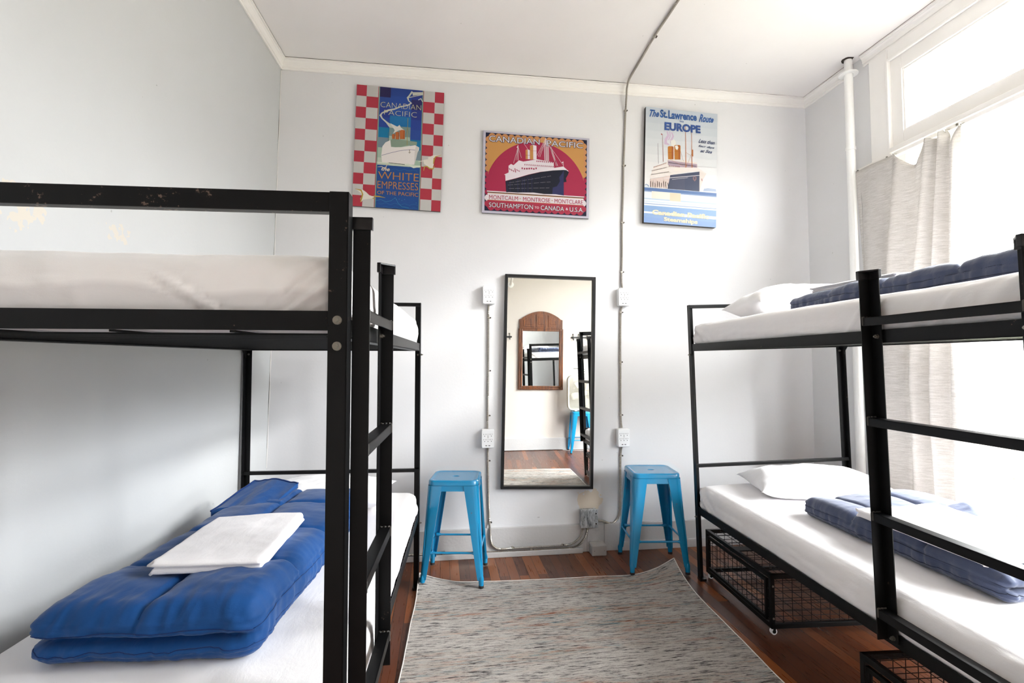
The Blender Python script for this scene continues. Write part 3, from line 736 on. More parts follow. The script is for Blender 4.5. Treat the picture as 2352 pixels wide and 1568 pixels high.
Bp.line([(875, 300), (880, 250), (860, 215), (800, 200), (790, 178)], 5, '#efc9d8'); Bp.line([(795, 378), (770, 340), (735, 290), (730, 240), (745, 210)], 6, '#efc9d8')
for x in (1070, 1092, 1112, 1132): Bp.line([(x, 300 if x != 1092 else 215), (x + 4, 670)], 10, '#efe6ee')
for a, b in (((1095, 190), (945, 480)), ((1095, 210), (965, 500)), ((1090, 240), (990, 505)), ((1120, 270), (1380, 640)), ((1160, 320), (1290, 655)), ((1140, 300), (1240, 560)), ((1180, 340), (1280, 640)), ((1150, 320), (1265, 655)), ((640, 330), (560, 610)), ((640, 350), (690, 520)), ((640, 350), (600, 560))):
    Bp.line([a, b], 4, '#efe6ee', lay=Bp.k)
Bp.k += 1
Bp.line([(636, 312), (634, 560)], 8, '#efe6ee'); Bp.poly([(636, 315), (612, 350), (640, 360)], '#efe6ee'); Bp.poly([(1095, 180), (1070, 300), (1125, 300)], '#efd3dd')
for i in range(15): Bp.line([(740 + i * 33, 630 + i * 2.2), (752 + i * 33, 631 + i * 2.2)], 22, '#a32b52', lay=Bp.k)
Bp.k += 1
for i in range(9): Bp.line([(935 + i * 32, 572 + i * 2), (950 + i * 32, 573 + i * 2)], 24, '#c04a70', lay=Bp.k)
Bp.k += 1
for i in range(7): Bp.line([(690 + i * 38, 690 + (i % 3) * 6), (712 + i * 38, 690 + (i % 2) * 8)], 26, '#b3305a', lay=Bp.k)
Bp.k += 1
for i in range(6): Bp.line([(490 + i * 30, 690 + (i * 17) % 50), (505 + i * 30, 720 + (i * 13) % 40)], 12, '#b3305a', lay=Bp.k)
Bp.line([(470, 1082), (620, 1092), (700, 1088), (880, 1095), (1060, 1115), (1250, 1122), (1390, 1138)], [8, 12, 8, 20, 14, 22, 10], '#efe6ee')
Bp.line([(1378, 575), (1380, 660)], 5, '#efe6ee'); Bp.poly([(1378, 575), (1350, 590), (1376, 605)], '#efe6ee')
Bp.text('CANADIAN', [(172, 158), (992, 215), (990, 305), (172, 255)], '#e6e4f2', 0, 0, ('#2b3560', 7))
Bp.text('PACIFIC', [(1108, 228), (1712, 270), (1708, 356), (1106, 322)], '#e6e4f2', 0, 0, ('#2b3560', 7))
Bp.text('MONTCALM', [(162, 1124), (628, 1150), (627, 1216), (161, 1196)], '#c2345a', 0)
Bp.text('MONTROSE', [(710, 1155), (1155, 1180), (1154, 1246), (709, 1224)], '#c2345a', 0)
Bp.text('MONTCLARE', [(1226, 1184), (1702, 1208), (1700, 1276), (1225, 1252)], '#c2345a', 0)
for x, y in ((662, 1184), (1187, 1213)): Bp.line([(x - 8, y), (x + 8, y)], 16, '#eab07c')
Bp.text('SOUTHAMPTON', [(160, 1246), (872, 1286), (870, 1358), (158, 1322)], '#efeaf2', 0, 0, ('#7a2248', 5))
Bp.text('TO', [(898, 1308), (970, 1312), (969, 1348), (897, 1344)], '#efeaf2', .006)
Bp.text('CANADA', [(998, 1292), (1384, 1314), (1382, 1386), (996, 1366)], '#efeaf2', 0, 0, ('#7a2248', 5))
Bp.text('&', [(1412, 1328), (1450, 1330), (1449, 1370), (1411, 1368)], '#efeaf2', .006)
Bp.text('U.S.A.', [(1478, 1320), (1710, 1332), (1708, 1402), (1477, 1392)], '#efeaf2', 0, 0, ('#7a2248', 5))
Bp.build('poster', 'landscape poster with a black-hulled ship before a crimson disc above the mirror', (.2765, D - .0185, 2.378), .0165, .018).location = (.277, D - .0185, 2.379)

# --- right poster: pale portrait with a blue-black hull and orange funnels
Cp = Print([(88, 33), (978, 112), (950, 1530), (52, 1468)], .565, .867)
for i in range(10):
    Cp.uv(0, i * .068, 1, (i + 1) * .068 + .001, ['#c6cfd9', '#cbd3db', '#d0d7dd', '#d6dbe0', '#dbdfe3', '#e0e3e6', '#e6e8ea', '#ebebec', '#eeeeee', '#f0f0f0'][i], lay=1)
Cp.k = 2
Cp.uv(0, .68, 1, 1, '#e7eef5')
for v0, v1, c in ((.70, .725, '#5f80b8'), (.725, .735, '#8ba5cf'), (.79, .80, '#c3d9ee'), (.815, .822, '#cfe0f0'), (.835, .840, '#7f9ecf'), (.853, .905, '#93b8e8'), (.92, .955, '#93b4e4'), (.955, 1.0, '#8fb0e6')):
    Cp.uv(0, v0, 1, v1, c, lay=4)
Cp.k = 5
Cp.uv(.0, .905, .999, .92, '#e9eef6'); Cp.uv(.5, .915, 1, .93, '#e9eef6')
Cp.uv(.10, .728, .5, .79, '#f1ecdf'); Cp.uv(.35, .73, .5, .80, '#f3e1c4')
Cp.line([(70, 1010), (85, 1000), (110, 1015), (110, 1030)], 10, '#8ea6cf'); Cp.poly([(790, 1080), (800, 1050), (850, 1042), (950, 1055), (955, 1085)], '#b4c3de')
for pts, w_ in (([(345, 340), (360, 390), (330, 440), (325, 490), (370, 505)], [16, 26, 34, 40, 14]), ([(400, 350), (420, 400), (395, 450), (385, 480)], [14, 22, 24, 10]), ([(380, 340), (385, 400), (360, 450)], [10, 14, 12])):
    Cp.line(pts, w_, '#d4bcd6')
Cp.poly([(385, 455), (430, 440), (455, 470), (450, 500), (475, 520), (470, 560), (440, 560), (430, 525), (395, 520)], '#efede6')
for x, w, y0, y1 in ((352, 72, 525, 688), (432, 78, 508, 690)):
    Cp.poly([(x, y0 + 12), (x + 12, y0), (x + w - 12, y0), (x + w, y0 + 10), (x + w - 2, y1), (x + 3, y1)], '#d98a2c'); Cp.line([(x + w * .8, y0 + 6), (x + w * .78, y1)], 14, '#b05c22'); Cp.line([(x, y0 + 80), (x + w, y0 + 80)], 3, '#b05c22')
Cp.poly([(440, 520), (470, 512), (484, 540), (470, 572), (450, 560)], '#efede6')
Cp.poly([(130, 905), (170, 800), (330, 740), (350, 688), (420, 690), (560, 700), (715, 725), (722, 790), (740, 800), (830, 860), (800, 910), (770, 960), (742, 1085), (742, 835), (560, 850), (380, 885), (140, 930)], '#efe7e2')
for k, (a, b) in enumerate((((175, 790), (325, 738)), ((155, 835), (330, 790)), ((150, 880), (355, 845)))):
    for i in range(13):
        x = a[0] + (b[0] - a[0]) * i / 12; y = a[1] + (b[1] - a[1]) * i / 12; Cp.line([(x, y), (x + 8, y - 2)], 12, '#b98a78', lay=Cp.k)
Cp.k += 1
Cp.poly([(350, 700), (715, 745), (716, 790), (505, 785), (352, 760)], '#b9a5b4')
for i in range(22): Cp.line([(362 + i * 15.5, 728 + i * 2), (371 + i * 15.5, 730 + i * 2)], 12, '#54507c', lay=Cp.k)
Cp.k += 1
for i in range(14): Cp.line([(362 + i * 10, 772 + i * .6), (367 + i * 10, 773 + i * .6)], 18, '#8a4f56', lay=Cp.k)
Cp.k += 1
Cp.poly([(430, 800), (505, 788), (508, 820), (432, 832)], '#f1ebe0')
Cp.poly([(130, 935), (250, 915), (380, 888), (360, 1055), (300, 1050), (200, 1045), (130, 1035)], '#e2cfc8')
for i in range(9): Cp.line([(140 + i * 26, 960 + (i % 3) * 10), (138 + i * 27, 1035)], 8, ('#c88e6e', '#e9dcd4', '#b1a0bd')[i % 3], lay=Cp.k)
Cp.k += 1
Cp.poly([(380, 885), (745, 838), (742, 1085), (560, 1070), (345, 1056), (365, 960)], '#3d4560')
Cp.poly([(400, 890), (560, 868), (560, 1070), (370, 1056), (370, 960)], '#474c64')
Cp.line([(300, 925), (420, 915), (560, 902), (744, 884)], 6, '#e6e3e6'); 
for i in range(18): Cp.line([(405 + i * 11, 938 - i * 1.3), (411 + i * 11, 937 - i * 1.3)], 6, '#d9d8e0', lay=Cp.k)
Cp.k += 1
Cp.poly([(662, 905), (684, 895), (705, 905), (706, 935), (684, 962), (662, 935)], '#8a6a6c'); Cp.poly([(672, 912), (684, 906), (696, 912), (684, 945)], '#3d4560')
Cp.poly([(745, 838), (830, 862), (792, 935), (766, 1010), (742, 1085)], '#e9dfd8'); Cp.line([(772, 925), (776, 955)], 12, '#b98a8a')
Cp.line([(573, 245), (575, 500), (574, 790)], [5, 8, 11], '#d98b5b'); Cp.line([(650, 320), (650, 560), (652, 790)], [4, 7, 11], '#cf7a42'); Cp.line([(658, 565), (658, 650)], 18, '#c77a3c')
Cp.line([(288, 385), (292, 560), (295, 720)], [3, 5, 6], '#b5635a'); Cp.line([(232, 490), (235, 745)], 3, '#7c6a78'); Cp.line([(270, 372), (286, 384)], 12, '#c9605a'); 
for a, b in (((510, 590), (545, 710)), ((575, 790), (650, 610)), ((380, 690), (575, 790)), ((575, 600), (640, 640))): Cp.line([a, b], 3, '#c88a68')
Cp.text('The', [(135, 68), (250, 80), (246, 165), (126, 160)], '#3363a8', .03, .35)
Cp.text('St.', [(262, 66), (352, 76), (352, 176), (258, 168)], '#3363a8', .035)
Cp.text('Lawrence', [(362, 76), (716, 112), (714, 206), (360, 182)], '#3363a8', .035)
Cp.text('Route', [(748, 112), (932, 150), (924, 226), (740, 216)], '#3363a8', .03, .35)
Cp.text('TO', [(498, 205), (552, 210), (551, 228), (497, 223)], '#33589c', .04)
Cp.text('EUROPE', [(314, 222), (762, 262), (762, 362), (312, 326)], '#3a5a9e', .05)
Cp.text('Less than', [(740, 428), (942, 456), (938, 500), (732, 476)], '#39466f', .02, .4)
Cp.text('four days', [(738, 500), (938, 528), (932, 560), (728, 536)], '#39466f', .02, .4)
Cp.text('at Sea', [(760, 556), (908, 574), (902, 612), (754, 596)], '#39466f', .02, .4)
Cp.text('Canadian Pacific', [(155, 1312), (862, 1368), (858, 1430), (152, 1372)], '#f0e5c4', .05)
Cp.text('Steamships', [(296, 1402), (718, 1436), (715, 1506), (294, 1466)], '#f0e5c4', .045)
Cp.build('poster', 'pale portrait poster with orange-funnelled ship, right of the ceiling cable', (0, 0, 0), .033, .035).location = (1.4605, D - .0365, 2.3505)
# ------------------------------------------------------------------ bunk beds
BK = {'l': dict(x=-.1225, y=3.1149, yaw=-.0457, ln=.0016, ll=-.0115, s=-1), 'r': dict(x=1.5648, y=2.9997, yaw=-.0588, ln=-.028, ll=-.008, s=1)}
BW_, BL_ = 1.0038, 1.9228
ZR, ZL = 1.394, .403           # undersides of the upper and lower side rails
def bmat(k):
    b = BK[k]; return Matrix.Translation((b['x'], b['y'], 0)) @ Euler((-b['ll'], b['ln'], b['yaw']), 'XYZ').to_matrix().to_4x4()
def angle(mb, s, cu, cv, du, dv, z0, z1, key, leg=.043, leg2=.045, t=.004):
    """vertical L-section: corner at (cu,cv), legs towards du (along u) and dv (along v)"""
    def P(u, v): return (s * u, -v)
    mb.box((*P(cu, cv), z0), (*P(cu + du * leg, cv + dv * t), z1), key)
    mb.box((*P(cu, cv), z0), (*P(cu + du * t, cv + dv * leg2), z1), key)
def bolt(parent, s, u, v, z, axis, r=.0085):
    """axis: 'v+' bolt head faces the camera end, 'u-' faces the aisle, 'v-' ..."""
    mb = MB(); p = Vector((s * u, -v, z))
    d = {'v+': Vector((0, -1, 0)), 'u-': Vector((-s, 0, 0)), 'u+': Vector((s, 0, 0))}[axis]
    mb.cyl(p, p + d * .003, r * 1.15, 'bolt', 16); mb.cyl(p + d * .003, p + d * .009, r, 'bolt', 6); mb.cyl(p + d * .009, p + d * .014, r * .5, 'bolt', 10)
    return mb.build('bolt', parent)
def bunk(k, label, lad0, lad1, ztop0, ztop1, worn=False, L=BL_):
    s = BK[k]['s']; W = BW_; K = 'steel'
    root = thing('bunk_bed', label, 'bunk bed', (BK[k]['x'], BK[k]['y'], 0), (-BK[k]['ll'], BK[k]['ln'], BK[k]['yaw']), 'black steel bunk beds')
    def P(u, v, z): return (s * u, -v, z)
    def part(name, fn, key=K, **kw):
        mb = MB(); fn(mb); return mb.build(name, root, **kw)
    # corner posts
    for (u, v, du, dv, zt) in ((0, 0, 1, 1, 1.680), (W, 0, -1, 1, 1.680), (0, L, 1, -1, 1.724), (W, L, -1, -1, 1.724)):
        leg = .034 if v == 0 else .043
        p = part('post', lambda mb: angle(mb, s, u, v, du, dv, .012, zt, K, leg, .040), bevel=.001)
        f = MB(); f.box(P(u - du * .002, v - dv * .002, 0), P(u + du * (leg + .002), v + dv * .042, .014), 'cap'); f.build('foot_cap', p)
    # side rails : flange upright + lip inwards
    for z in (ZR, ZL):
        for u, du in ((.0045, 1), (W - .0045, -1)):
            def fn(mb):
                mb.box(P(u, .006, z), P(u + du * .004, L - .006, z + .044), K); mb.box(P(u, .006, z), P(u + du * .042, L - .006, z + .004), K)
            part('side_rail', fn)
    # end rails
    for z, v, dv in ((ZR, .005, 1), (ZL, .005, 1)):
        part('end_rail', lambda mb: (mb.box(P(.005, v, z), P(W - .005, v + .004, z + .044), K), mb.box(P(.005, v, z), P(W - .005, v + .04, z + .004), K)))
    for z in (1.410, ZL + .006):
        part('end_rail', lambda mb: mb.box(P(.004, L - .008, z), P(W - .004, L - .004, z + .044), K))
    # headboard bars and footboard bars
    part('headboard_bar', lambda mb: mb.box(P(.0, .002, 1.660), P(W, .024, 1.681), K), bevel=.002)
    part('headboard_bar', lambda mb: mb.box(P(.0, .004, .680), P(W, .026, .700), K), bevel=.002)
    part('footboard_bar', lambda mb: mb.box(P(.04, L - .030, 1.678), P(W - .04, L - .002, 1.723), 'steel_worn' if worn else K), bevel=.002)
    part('footboard_bar', lambda mb: mb.box(P(.04, L - .030, .545), P(W - .04, L - .002, .573), K), bevel=.002)
    # slats
    for z in (ZR + .006, ZL + .006):
        def fn(mb):
            n = 50
            for i in range(n):
                v = .04 + (L - .08) * i / (n - 1); mb.box(P(.012, v - .0035, z), P(W - .012, v + .0035, z + .005), 'wire')
            for u in (.25, .5, .75): mb.box(P(u - .006, .01, z + .005), P(u + .006, L - .01, z + .010), 'wire')
        part('slat_deck', fn)
    # gussets below rail ends
    for z in (ZR, ZL):
        for u, du in ((.004, 1), (W - .004, -1)):
            part('gusset', lambda mb: mb.prism([(0, 0), (.058, 0), (.052, -.008), (.034, -.03), (.034, -.045), (0, -.045)], s * u, s * (u + du * .004), K, 'x', Matrix(((1, 0, 0, 0), (0, -1, 0, -.004), (0, 0, 1, z), (0, 0, 0, 1)))))
    # bolts
    for z in (1.433, 1.375, ZL + .035, ZL - .02): bolt(root, s, .022, L, z, 'v+', .0088)
    for z in (1.433, 1.375, ZL + .035, ZL - .02): bolt(root, s, W - .022, L, z, 'v+', .0088)
    for u in (.0165, W - .0165):
        for z in (ZR - .022, ZL - .022, ): bolt(root, s, u, .0048, z, 'v+', .0052)
    bolt(root, s, 0, .020, ZR - .022, 'u-', .0052); bolt(root, s, 0, .020, ZL - .020, 'u-', .0052)
    # ladder bolted to the aisle side
    for v, dv, zt in ((lad0, 1, ztop0), (lad1, -1, ztop1)):
        p = part('ladder_post', lambda mb: angle(mb, s, -.001, v, -1, dv, .420, zt - .012, K, .040, .043), bevel=.001)
        c = MB(); c.box(P(.003, v - dv * .004, zt - .030), P(-.046, v + dv * .003 + dv * .006, zt), 'cap'); c.box(P(.003, v - dv * .004, zt - .030), P(-.008, v + dv * .048, zt), 'cap')
        c.prism([P(.003, v - dv * .004, 0)[:2], P(-.046, v - dv * .004, 0)[:2], P(-.046, v + dv * .009, 0)[:2], P(-.020, v + dv * .034, 0)[:2], P(-.008, v + dv * .048, 0)[:2], P(.003, v + dv * .048, 0)[:2]], zt - .006, zt, 'cap')
        c.build('post_cap', p, bevel=.0015)
        bolt(root, s, -.005, v + dv * .028, ZR + .022, 'u-', .0065); bolt(root, s, -.005, v + dv * .028, ZL + .032, 'u-', .0065)
    for z in ((1.468 if s > 0 else 1.450), 1.135, .822, .508):
        r = part('rung', lambda mb: (mb.box(P(-.006, lad0 + .004, z + .008), P(-.038, lad1 - .004, z + .012), 'steel_worn' if False else K), mb.box(P(-.034, lad0 + .004, z - .016), P(-.038, lad1 - .004, z + .012), K)), bevel=.0008)
        for v, dv in ((lad0 + .005, 1), (lad1 - .005, -1)):
            w = MB()
            w.tube([P(-.008 - i * .0035, v + dv * .002 * math.sin(i * 2.1), z + .013 + .001 * math.cos(i * 1.7)) for i in range(9)] + [P(-.039, v + dv * .002, z + .011 - i * .0035) for i in range(8)], .0028, 'weld', 6)
            w.build('weld_seam', r)
    return root
bunk('l', 'black steel bunk bed on the left with royal blue comforter on its lower bed', 1.484, 1.880, 1.638, 1.678, worn=True)
bunk('r', 'black steel bunk bed on the right by the window with navy comforters', 1.462, 1.977, 1.638, 1.638, L=2.012)

# ------------------------------------------------------------------ bedding
def place(o, k, u, v, z, yaw=0.0, pitch=0, roll=0):
    b = BK[k]; M4 = bmat(k); p = M4 @ Vector((b['s'] * u, -v, z)); o.location = p
    o.rotation_euler = (-b['ll'] + roll, b['ln'] + pitch, b['yaw'] + yaw); return o
def mattress(k, z0, z1, label, seed, key='sheet', folds=(), sfolds=()):
    s = BK[k]['s']; hx, hy, hz = (.952 if z0 > 1 else .962) / 2, (1.868 if s < 0 else 1.950) / 2, (z1 - z0) / 2
    def disp(p, n):
        q = p.copy(); side = 1 - abs(n.z)
        a = .004 * fbm(p.x * 2.2 + seed, p.y * 2.2, p.z * 2, 3) + .0022 * fbm(p.x * 9 + seed, p.y * 5, p.z * 9, 3)
        # vertical gathers on the sides
        if side > .3:
            w = ridge(p.x * 5 + seed, p.y * 5 + seed, p.z * 1.3, 2); a += .0035 * w * side * (1 if p.z < 0 else .4)
            a += .006 * math.cos(p.z / hz * 1.35)
        for (fx, fy, ax, ay, wd, am) in folds:   # draped folds near a corner, in (x or y, z) plane
            pass
        q += n * a
        # corner tucks
        cx = hx - abs(p.x); cy = hy - abs(p.y)
        if side > .4 and cx < .30 and abs(n.y) > .6:
            d = (cx * .8 + p.z * 1.0); q += n * (.006 * math.sin(d * 70 + seed)) * max(0, 1 - cx / .30)
        if side > .4 and cy < .30 and abs(n.x) > .6:
            d = (cy * .8 + p.z * 1.0); q += n * (.006 * math.sin(d * 62 + seed)) * max(0, 1 - cy / .30)
        # sheet pulled diagonally towards the near corner: fan of soft folds
        if folds and n.y < -.2 and side > .3:
            for (x0, zt, x1, zb, wd, am) in folds:
                t_ = (zt - p.z) / (zt - zb); xx = x0 + (x1 - x0) * t_; d = (p.x - xx) / wd
                if -.15 < t_ < 1.15: q += n * am * math.exp(-d * d) * min(1, max(0, t_ + .15) * 3)
        if sfolds and n.x < -.2 and side > .3:
            for (y0, zt, y1, zb, wd, am) in sfolds:
                t_ = (zt - p.z) / (zt - zb); yy = y0 + (y1 - y0) * t_ - .03 * math.sin(t_ * 2); d = (p.y - yy) / wd
                if -.15 < t_ < 1.15: q += n * am * math.exp(-d * d) * min(1, max(0, t_ + .15) * 3)
        if p.z < -hz * .6: q.z = p.z
        return q
    mb = rbox(hx, hy, hz, .045 if z0 < 1 else .042, .010 if folds or sfolds else .017, key, disp)
    o = mb.build('mattress', weld=1e-4, smooth=True); tag(o, label, 'mattress', 'single mattresses on the bunk beds')
    place(o, k, .5, .019 + hy, (z0 + z1) / 2)
    return o
mattress('l', .417, .572, 'lower mattress of the left bunk in a white fitted sheet, under the blue comforter', 1.3)
mattress('l', 1.413, 1.590, 'upper mattress of the left bunk in a white sheet with a grey border showing through', 5.1, 'sheet_thin', folds=((.462, .065, .315, -.05, .013, .011), (.468, .03, .36, -.05, .010, .009), (.455, .085, .275, -.055, .010, .008), (.472, .0, .41, -.05, .009, .008), (.085, .03, .21, -.05, .020, .005), (.112, .03, .237, -.05, .005, -.006), (.058, .03, .183, -.05, .005, -.006), (-.1, .02, -.3, .0, .03, .004)))
mattress('r', .417, .577, 'lower mattress of the right bunk in a white fitted sheet, holding the plump pillow', 9.7, sfolds=((.94, .04, .84, -.07, .012, .007), (.90, .03, .76, -.07, .012, .006), (.2, .02, -.5, -.05, .04, .004), (-.2, .03, -.7, -.04, .03, .004)))
mattress('r', 1.413, 1.562, 'upper mattress of the right bunk in a white fitted sheet, highest by the curtain', 14.2, sfolds=tuple((-.40 - .085 * i - .02 * math.sin(i * 2.3), .03 + .012 * math.sin(i * 1.7), -.28 - .085 * i, -.065, .014 + .006 * math.sin(i * 3.1), .007 + .003 * math.sin(i * 2)) for i in range(7)) + ((.93, .05, .80, -.07, .012, .008), (.88, .03, .72, -.07, .012, .007), (.96, .05, .89, -.07, .010, .007), (.6, .01, -.2, -.05, .05, .004)))

def pillow(k, u, v, z, yaw, hx, hy, hz, label, seed, roll=0.0, pitch=0.0):
    mb = MB(); n = 56
    def pt(i, j, sg):
        a = -1 + 2 * i / n; b = -1 + 2 * j / n
        pinch = 1 - .10 * (1 - a * a) * (b * b) ** 2 ; pinch2 = 1 - .10 * (1 - b * b) * (a * a) ** 2
        x = a * hx * pinch2; y = b * hy * pinch
        e = max(0, (1 - abs(a) ** 2.6)) ** .62 * max(0, (1 - abs(b) ** 2.6)) ** .62
        zz = sg * hz * e
        w = fbm(x * 7 + seed, y * 7, 0, 4) * .010 + .006 * ridge(x * 6 + seed, y * 9, 2, 3)
        zz += w * (e ** .5) * (1 if sg > 0 else .2)
        if sg < 0: zz = max(zz, -hz * .55)
        ed = .004 * math.sin(a * 9 + seed) * (abs(b) ** 8) + .004 * math.sin(b * 8 + seed) * (abs(a) ** 8)
        return (x + ed, y + ed, zz)
    mb.grid([[pt(i, j, 1) for j in range(n + 1)] for i in range(n + 1)], 'pillow')
    mb.grid([[pt(i, j, -1) for j in range(n, -1, -1)] for i in range(n + 1)], 'pillow')
    o = mb.build('pillow', weld=1e-4, smooth=True); tag(o, label, 'pillow', 'white pillows at the heads of the beds')
    place(o, k, u, v, z, yaw, pitch, roll); return o
pillow('r', .545, .315, .632, -.22, .34, .225, .085, 'plump white pillow on the lower bed of the right bunk', 2.0)
pillow('l', .47, .27, .628, .06, .345, .235, .075, 'white pillow behind the royal blue comforter on the left lower bed', 6.0)
pillow('r', .50, .34, 1.640, -.05, .34, .23, .105, 'white pillow on the upper bed of the right bunk', 11.0)

def seams_tube(mb, pts, r, key): mb.tube(pts, r, key, 5)
CR = .8
def comforter(k, u, v, z, yaw, hx, hy, hz, key, label, seed, cells_x, cells_y, foldside=1, bulge=None, openend=True, step=.007):
    """folded quilt; foldside = +1/-1 side (local x) where the layers are joined; near end is -y"""
    def disp(p, n):
        q = p.copy(); top = max(0, n.z); side = 1 - abs(n.z)
        # quilt puffs: grooves along stitched lines
        g = 0
        for c in cells_x:
            d = (p.x - c - .010 * fbm(p.y * 3, seed)) / .011; g += math.exp(-d * d) * (.014 if top > .3 else .006)
        for c in cells_y:
            d = (p.y - c - .012 * fbm(p.x * 3, seed + 4)) / .011; g += math.exp(-d * d) * .012
        puff = 0
        xs = sorted([-hx] + list(cells_x) + [hx]); ys_ = sorted([-hy] + list(cells_y) + [hy])
        for i in range(len(xs) - 1):
            if xs[i] <= p.x <= xs[i + 1]: fx = math.sin(PI * (p.x - xs[i]) / (xs[i + 1] - xs[i]))
        for i in range(len(ys_) - 1):
            if ys_[i] <= p.y <= ys_[i + 1]: fy = math.sin(PI * (p.y - ys_[i]) / (ys_[i + 1] - ys_[i]))
        try: puff = .020 * (max(0, fx) ** .5) * (max(0, fy) ** .5)
        except Exception: puff = 0
        near = min([abs(p.x - c) for c in cells_x] + [.2]); near2 = min([abs(p.y - c) for c in cells_y] + [.2])
        wr = (.0045 * ridge(p.x * 7 + seed, p.y * 11, p.z * 6, 2) * math.exp(-near2 / .05) + .0045 * ridge(p.x * 12 + seed, p.y * 5, 3, 2) * math.exp(-near / .06)) * CR
        wr += .012 * fbm(p.x * 3.2 + seed, p.y * 3.2, p.z * 3, 3)
        wr += CR * .0095 * ridge(p.x * 19 + seed, p.y * 5, p.z * 12, 3) * math.exp(-(p.y + hy) / .10) + CR * .0050 * ridge(p.x * 5 + seed, p.y * 16, p.z * 8, 2) * math.exp(-(hx - abs(p.x)) / .06)
        wr += .0016 * ridge(p.x * 9 + seed + p.y * 6, p.y * 7, 4, 3) + .006 * max(0, fbm(p.x * 5 + p.y * 4 + seed, p.y * 2.2 - p.x, 4, 2))
        a = (puff - g) * top + wr * (.35 + .65 * max(top, side * .8))
        # layered ends: mouth between the folded layers, hem lines
        mouth = 0
        isfold = max(0.0, n.x * foldside)
        lay = math.exp(-((p.z + .004 * math.sin(p.x * 14 + p.y * 9)) / .012) ** 2) * side * (1 - isfold)
        if openend: mouth += .05 * lay
        for zz in (hz * .5, -hz * .5):
            dz_ = p.z - zz - .004 * fbm(p.x * 9, p.y * 9, seed); mouth += (.008 * math.exp(-((dz_ + .004) / .003) ** 2) - .005 * math.exp(-((dz_ - .003) / .0035) ** 2)) * side
        mouth += .010 * side * max(0, ridge(p.x * 18 + seed, p.y * 18, p.z * 5, 2)) * .6
        q += n * (a - mouth)
        if p.z < -hz * .75: q.z = max(q.z, -hz)
        if bulge:
            for (bx, by, br, bh) in bulge:
                d2 = ((p.x - bx) ** 2 + (p.y - by) ** 2) / (br * br); wgt = math.exp(-d2)
                if p.z > -hz * .4: q.z += bh * wgt * ((p.z + hz * .4) / (hz * 1.4)) * (1 + .35 * ridge(p.x * 8 + seed, p.y * 8, 1, 2))
        return q
    mb = rbox(hx, hy, hz, hz * .98, step, key, disp)
    o = mb.build('comforter', weld=1e-4, smooth=True); tag(o, label, 'comforter'); place(o, k, u, v, z, yaw)
    sk = key + '_seam'; N = 120
    for zz in (hz * .42, -hz * .42):
        t = MB(); t.tube([mb.D(-hx + 2 * hx * i / N, -hy, zz + .004 * math.sin(i * .13 + seed)) for i in range(N + 1)], .0014, sk, 5); t.build('hem_seam', o, smooth=True)
        t = MB(); t.tube([mb.D(foldside * hx, -hy + 2 * hy * i / N, zz + .004 * math.sin(i * .1)) for i in range(N + 1)], .0012, sk, 5); t.build('hem_seam', o, smooth=True)
    for c in cells_x:
        t = MB(); t.tube([mb.D(c + .010 * fbm((-hy + 2 * hy * i / N) * 3, seed), -hy + 2 * hy * i / N, hz) for i in range(N + 1)], .0013, sk, 5); t.build('quilt_seam', o, smooth=True)
    for c in cells_y:
        t = MB(); t.tube([mb.D(-hx + 2 * hx * i / N, c + .012 * fbm((-hx + 2 * hx * i / N) * 3, seed + 4), hz) for i in range(N + 1)], .0013, sk, 5); t.build('quilt_seam', o, smooth=True)
    return o
# blue comforter, lower left
cb = comforter('l', .520, 1.085, .638, -.03, .285, .635, .064, 'blue', 'folded royal blue comforter lying on the lower bed of the left bunk', 2.2,
               (-.02,), (-.30, .02, .34), foldside=1, bulge=((.16, -.5, .2, .012),))
# raised corner flap of the blue comforter
mb = MB(); n = 40
def flap(i, j, off):
    a = i / n; b = j / n      # a across, b up
    x = -.292 + a * .215 + .05 * b; y = .27 + b * .30 + .012 * math.sin(a * 3) - .03 * a
    zz = .058 + .046 * b ** 1.1 + .020 * math.sin(PI * min(1, a * 1.02)) * (1 - .4 * b) + .006 * math.sin(a * 11 + b * 3) * (1 - .5 * b) + .004 * ridge(a * 3, b * 1.5, 3, 2) + .010 * (1 - a) * b
    return (x, y, zz + off)
mb.grid([[flap(i, j, 0) for j in range(n + 1)] for i in range(n + 1)], 'blue'); mb.grid([[flap(i, j, -.022) for j in range(n, -1, -1)] for i in range(n + 1)], 'blue')
for e in ([(0, j) for j in range(n + 1)], [(n, j) for j in range(n, -1, -1)], [(i, n) for i in range(n + 1)], [(i, 0) for i in range(n, -1, -1)]):
    mb.grid([[flap(i, j, -.022) for i, j in e], [flap(i, j, 0) for i, j in e]], 'blue')
mb.tube([flap(0, j, .001) for j in range(n + 1)] + [flap(i, n, .001) for i in range(1, n + 1)], .0045, 'blue_seam', 6)
mb.build('comforter_flap', cb, weld=1e-4, smooth=True)
# navy comforters, right bunk
cn = comforter('r', .540, 1.14, .618, .02, .290, .475, .041, 'navy', 'folded slate navy comforter on the lower bed of the right bunk', 7.7,
               (-.14, .10), (-.18, .16), foldside=-1, bulge=((-.22, -.1, .10, .018), (.22, .1, .09, .03)))
cu = comforter('r', .51, 1.25, 1.596, .0, .29, .59, .034, 'navy', 'bunched slate navy comforter on the upper bed of the right bunk', 12.3,
               (-.12, .12), (-.3, 0, .3), foldside=-1, bulge=((-.20, -.26, .13, .014),))

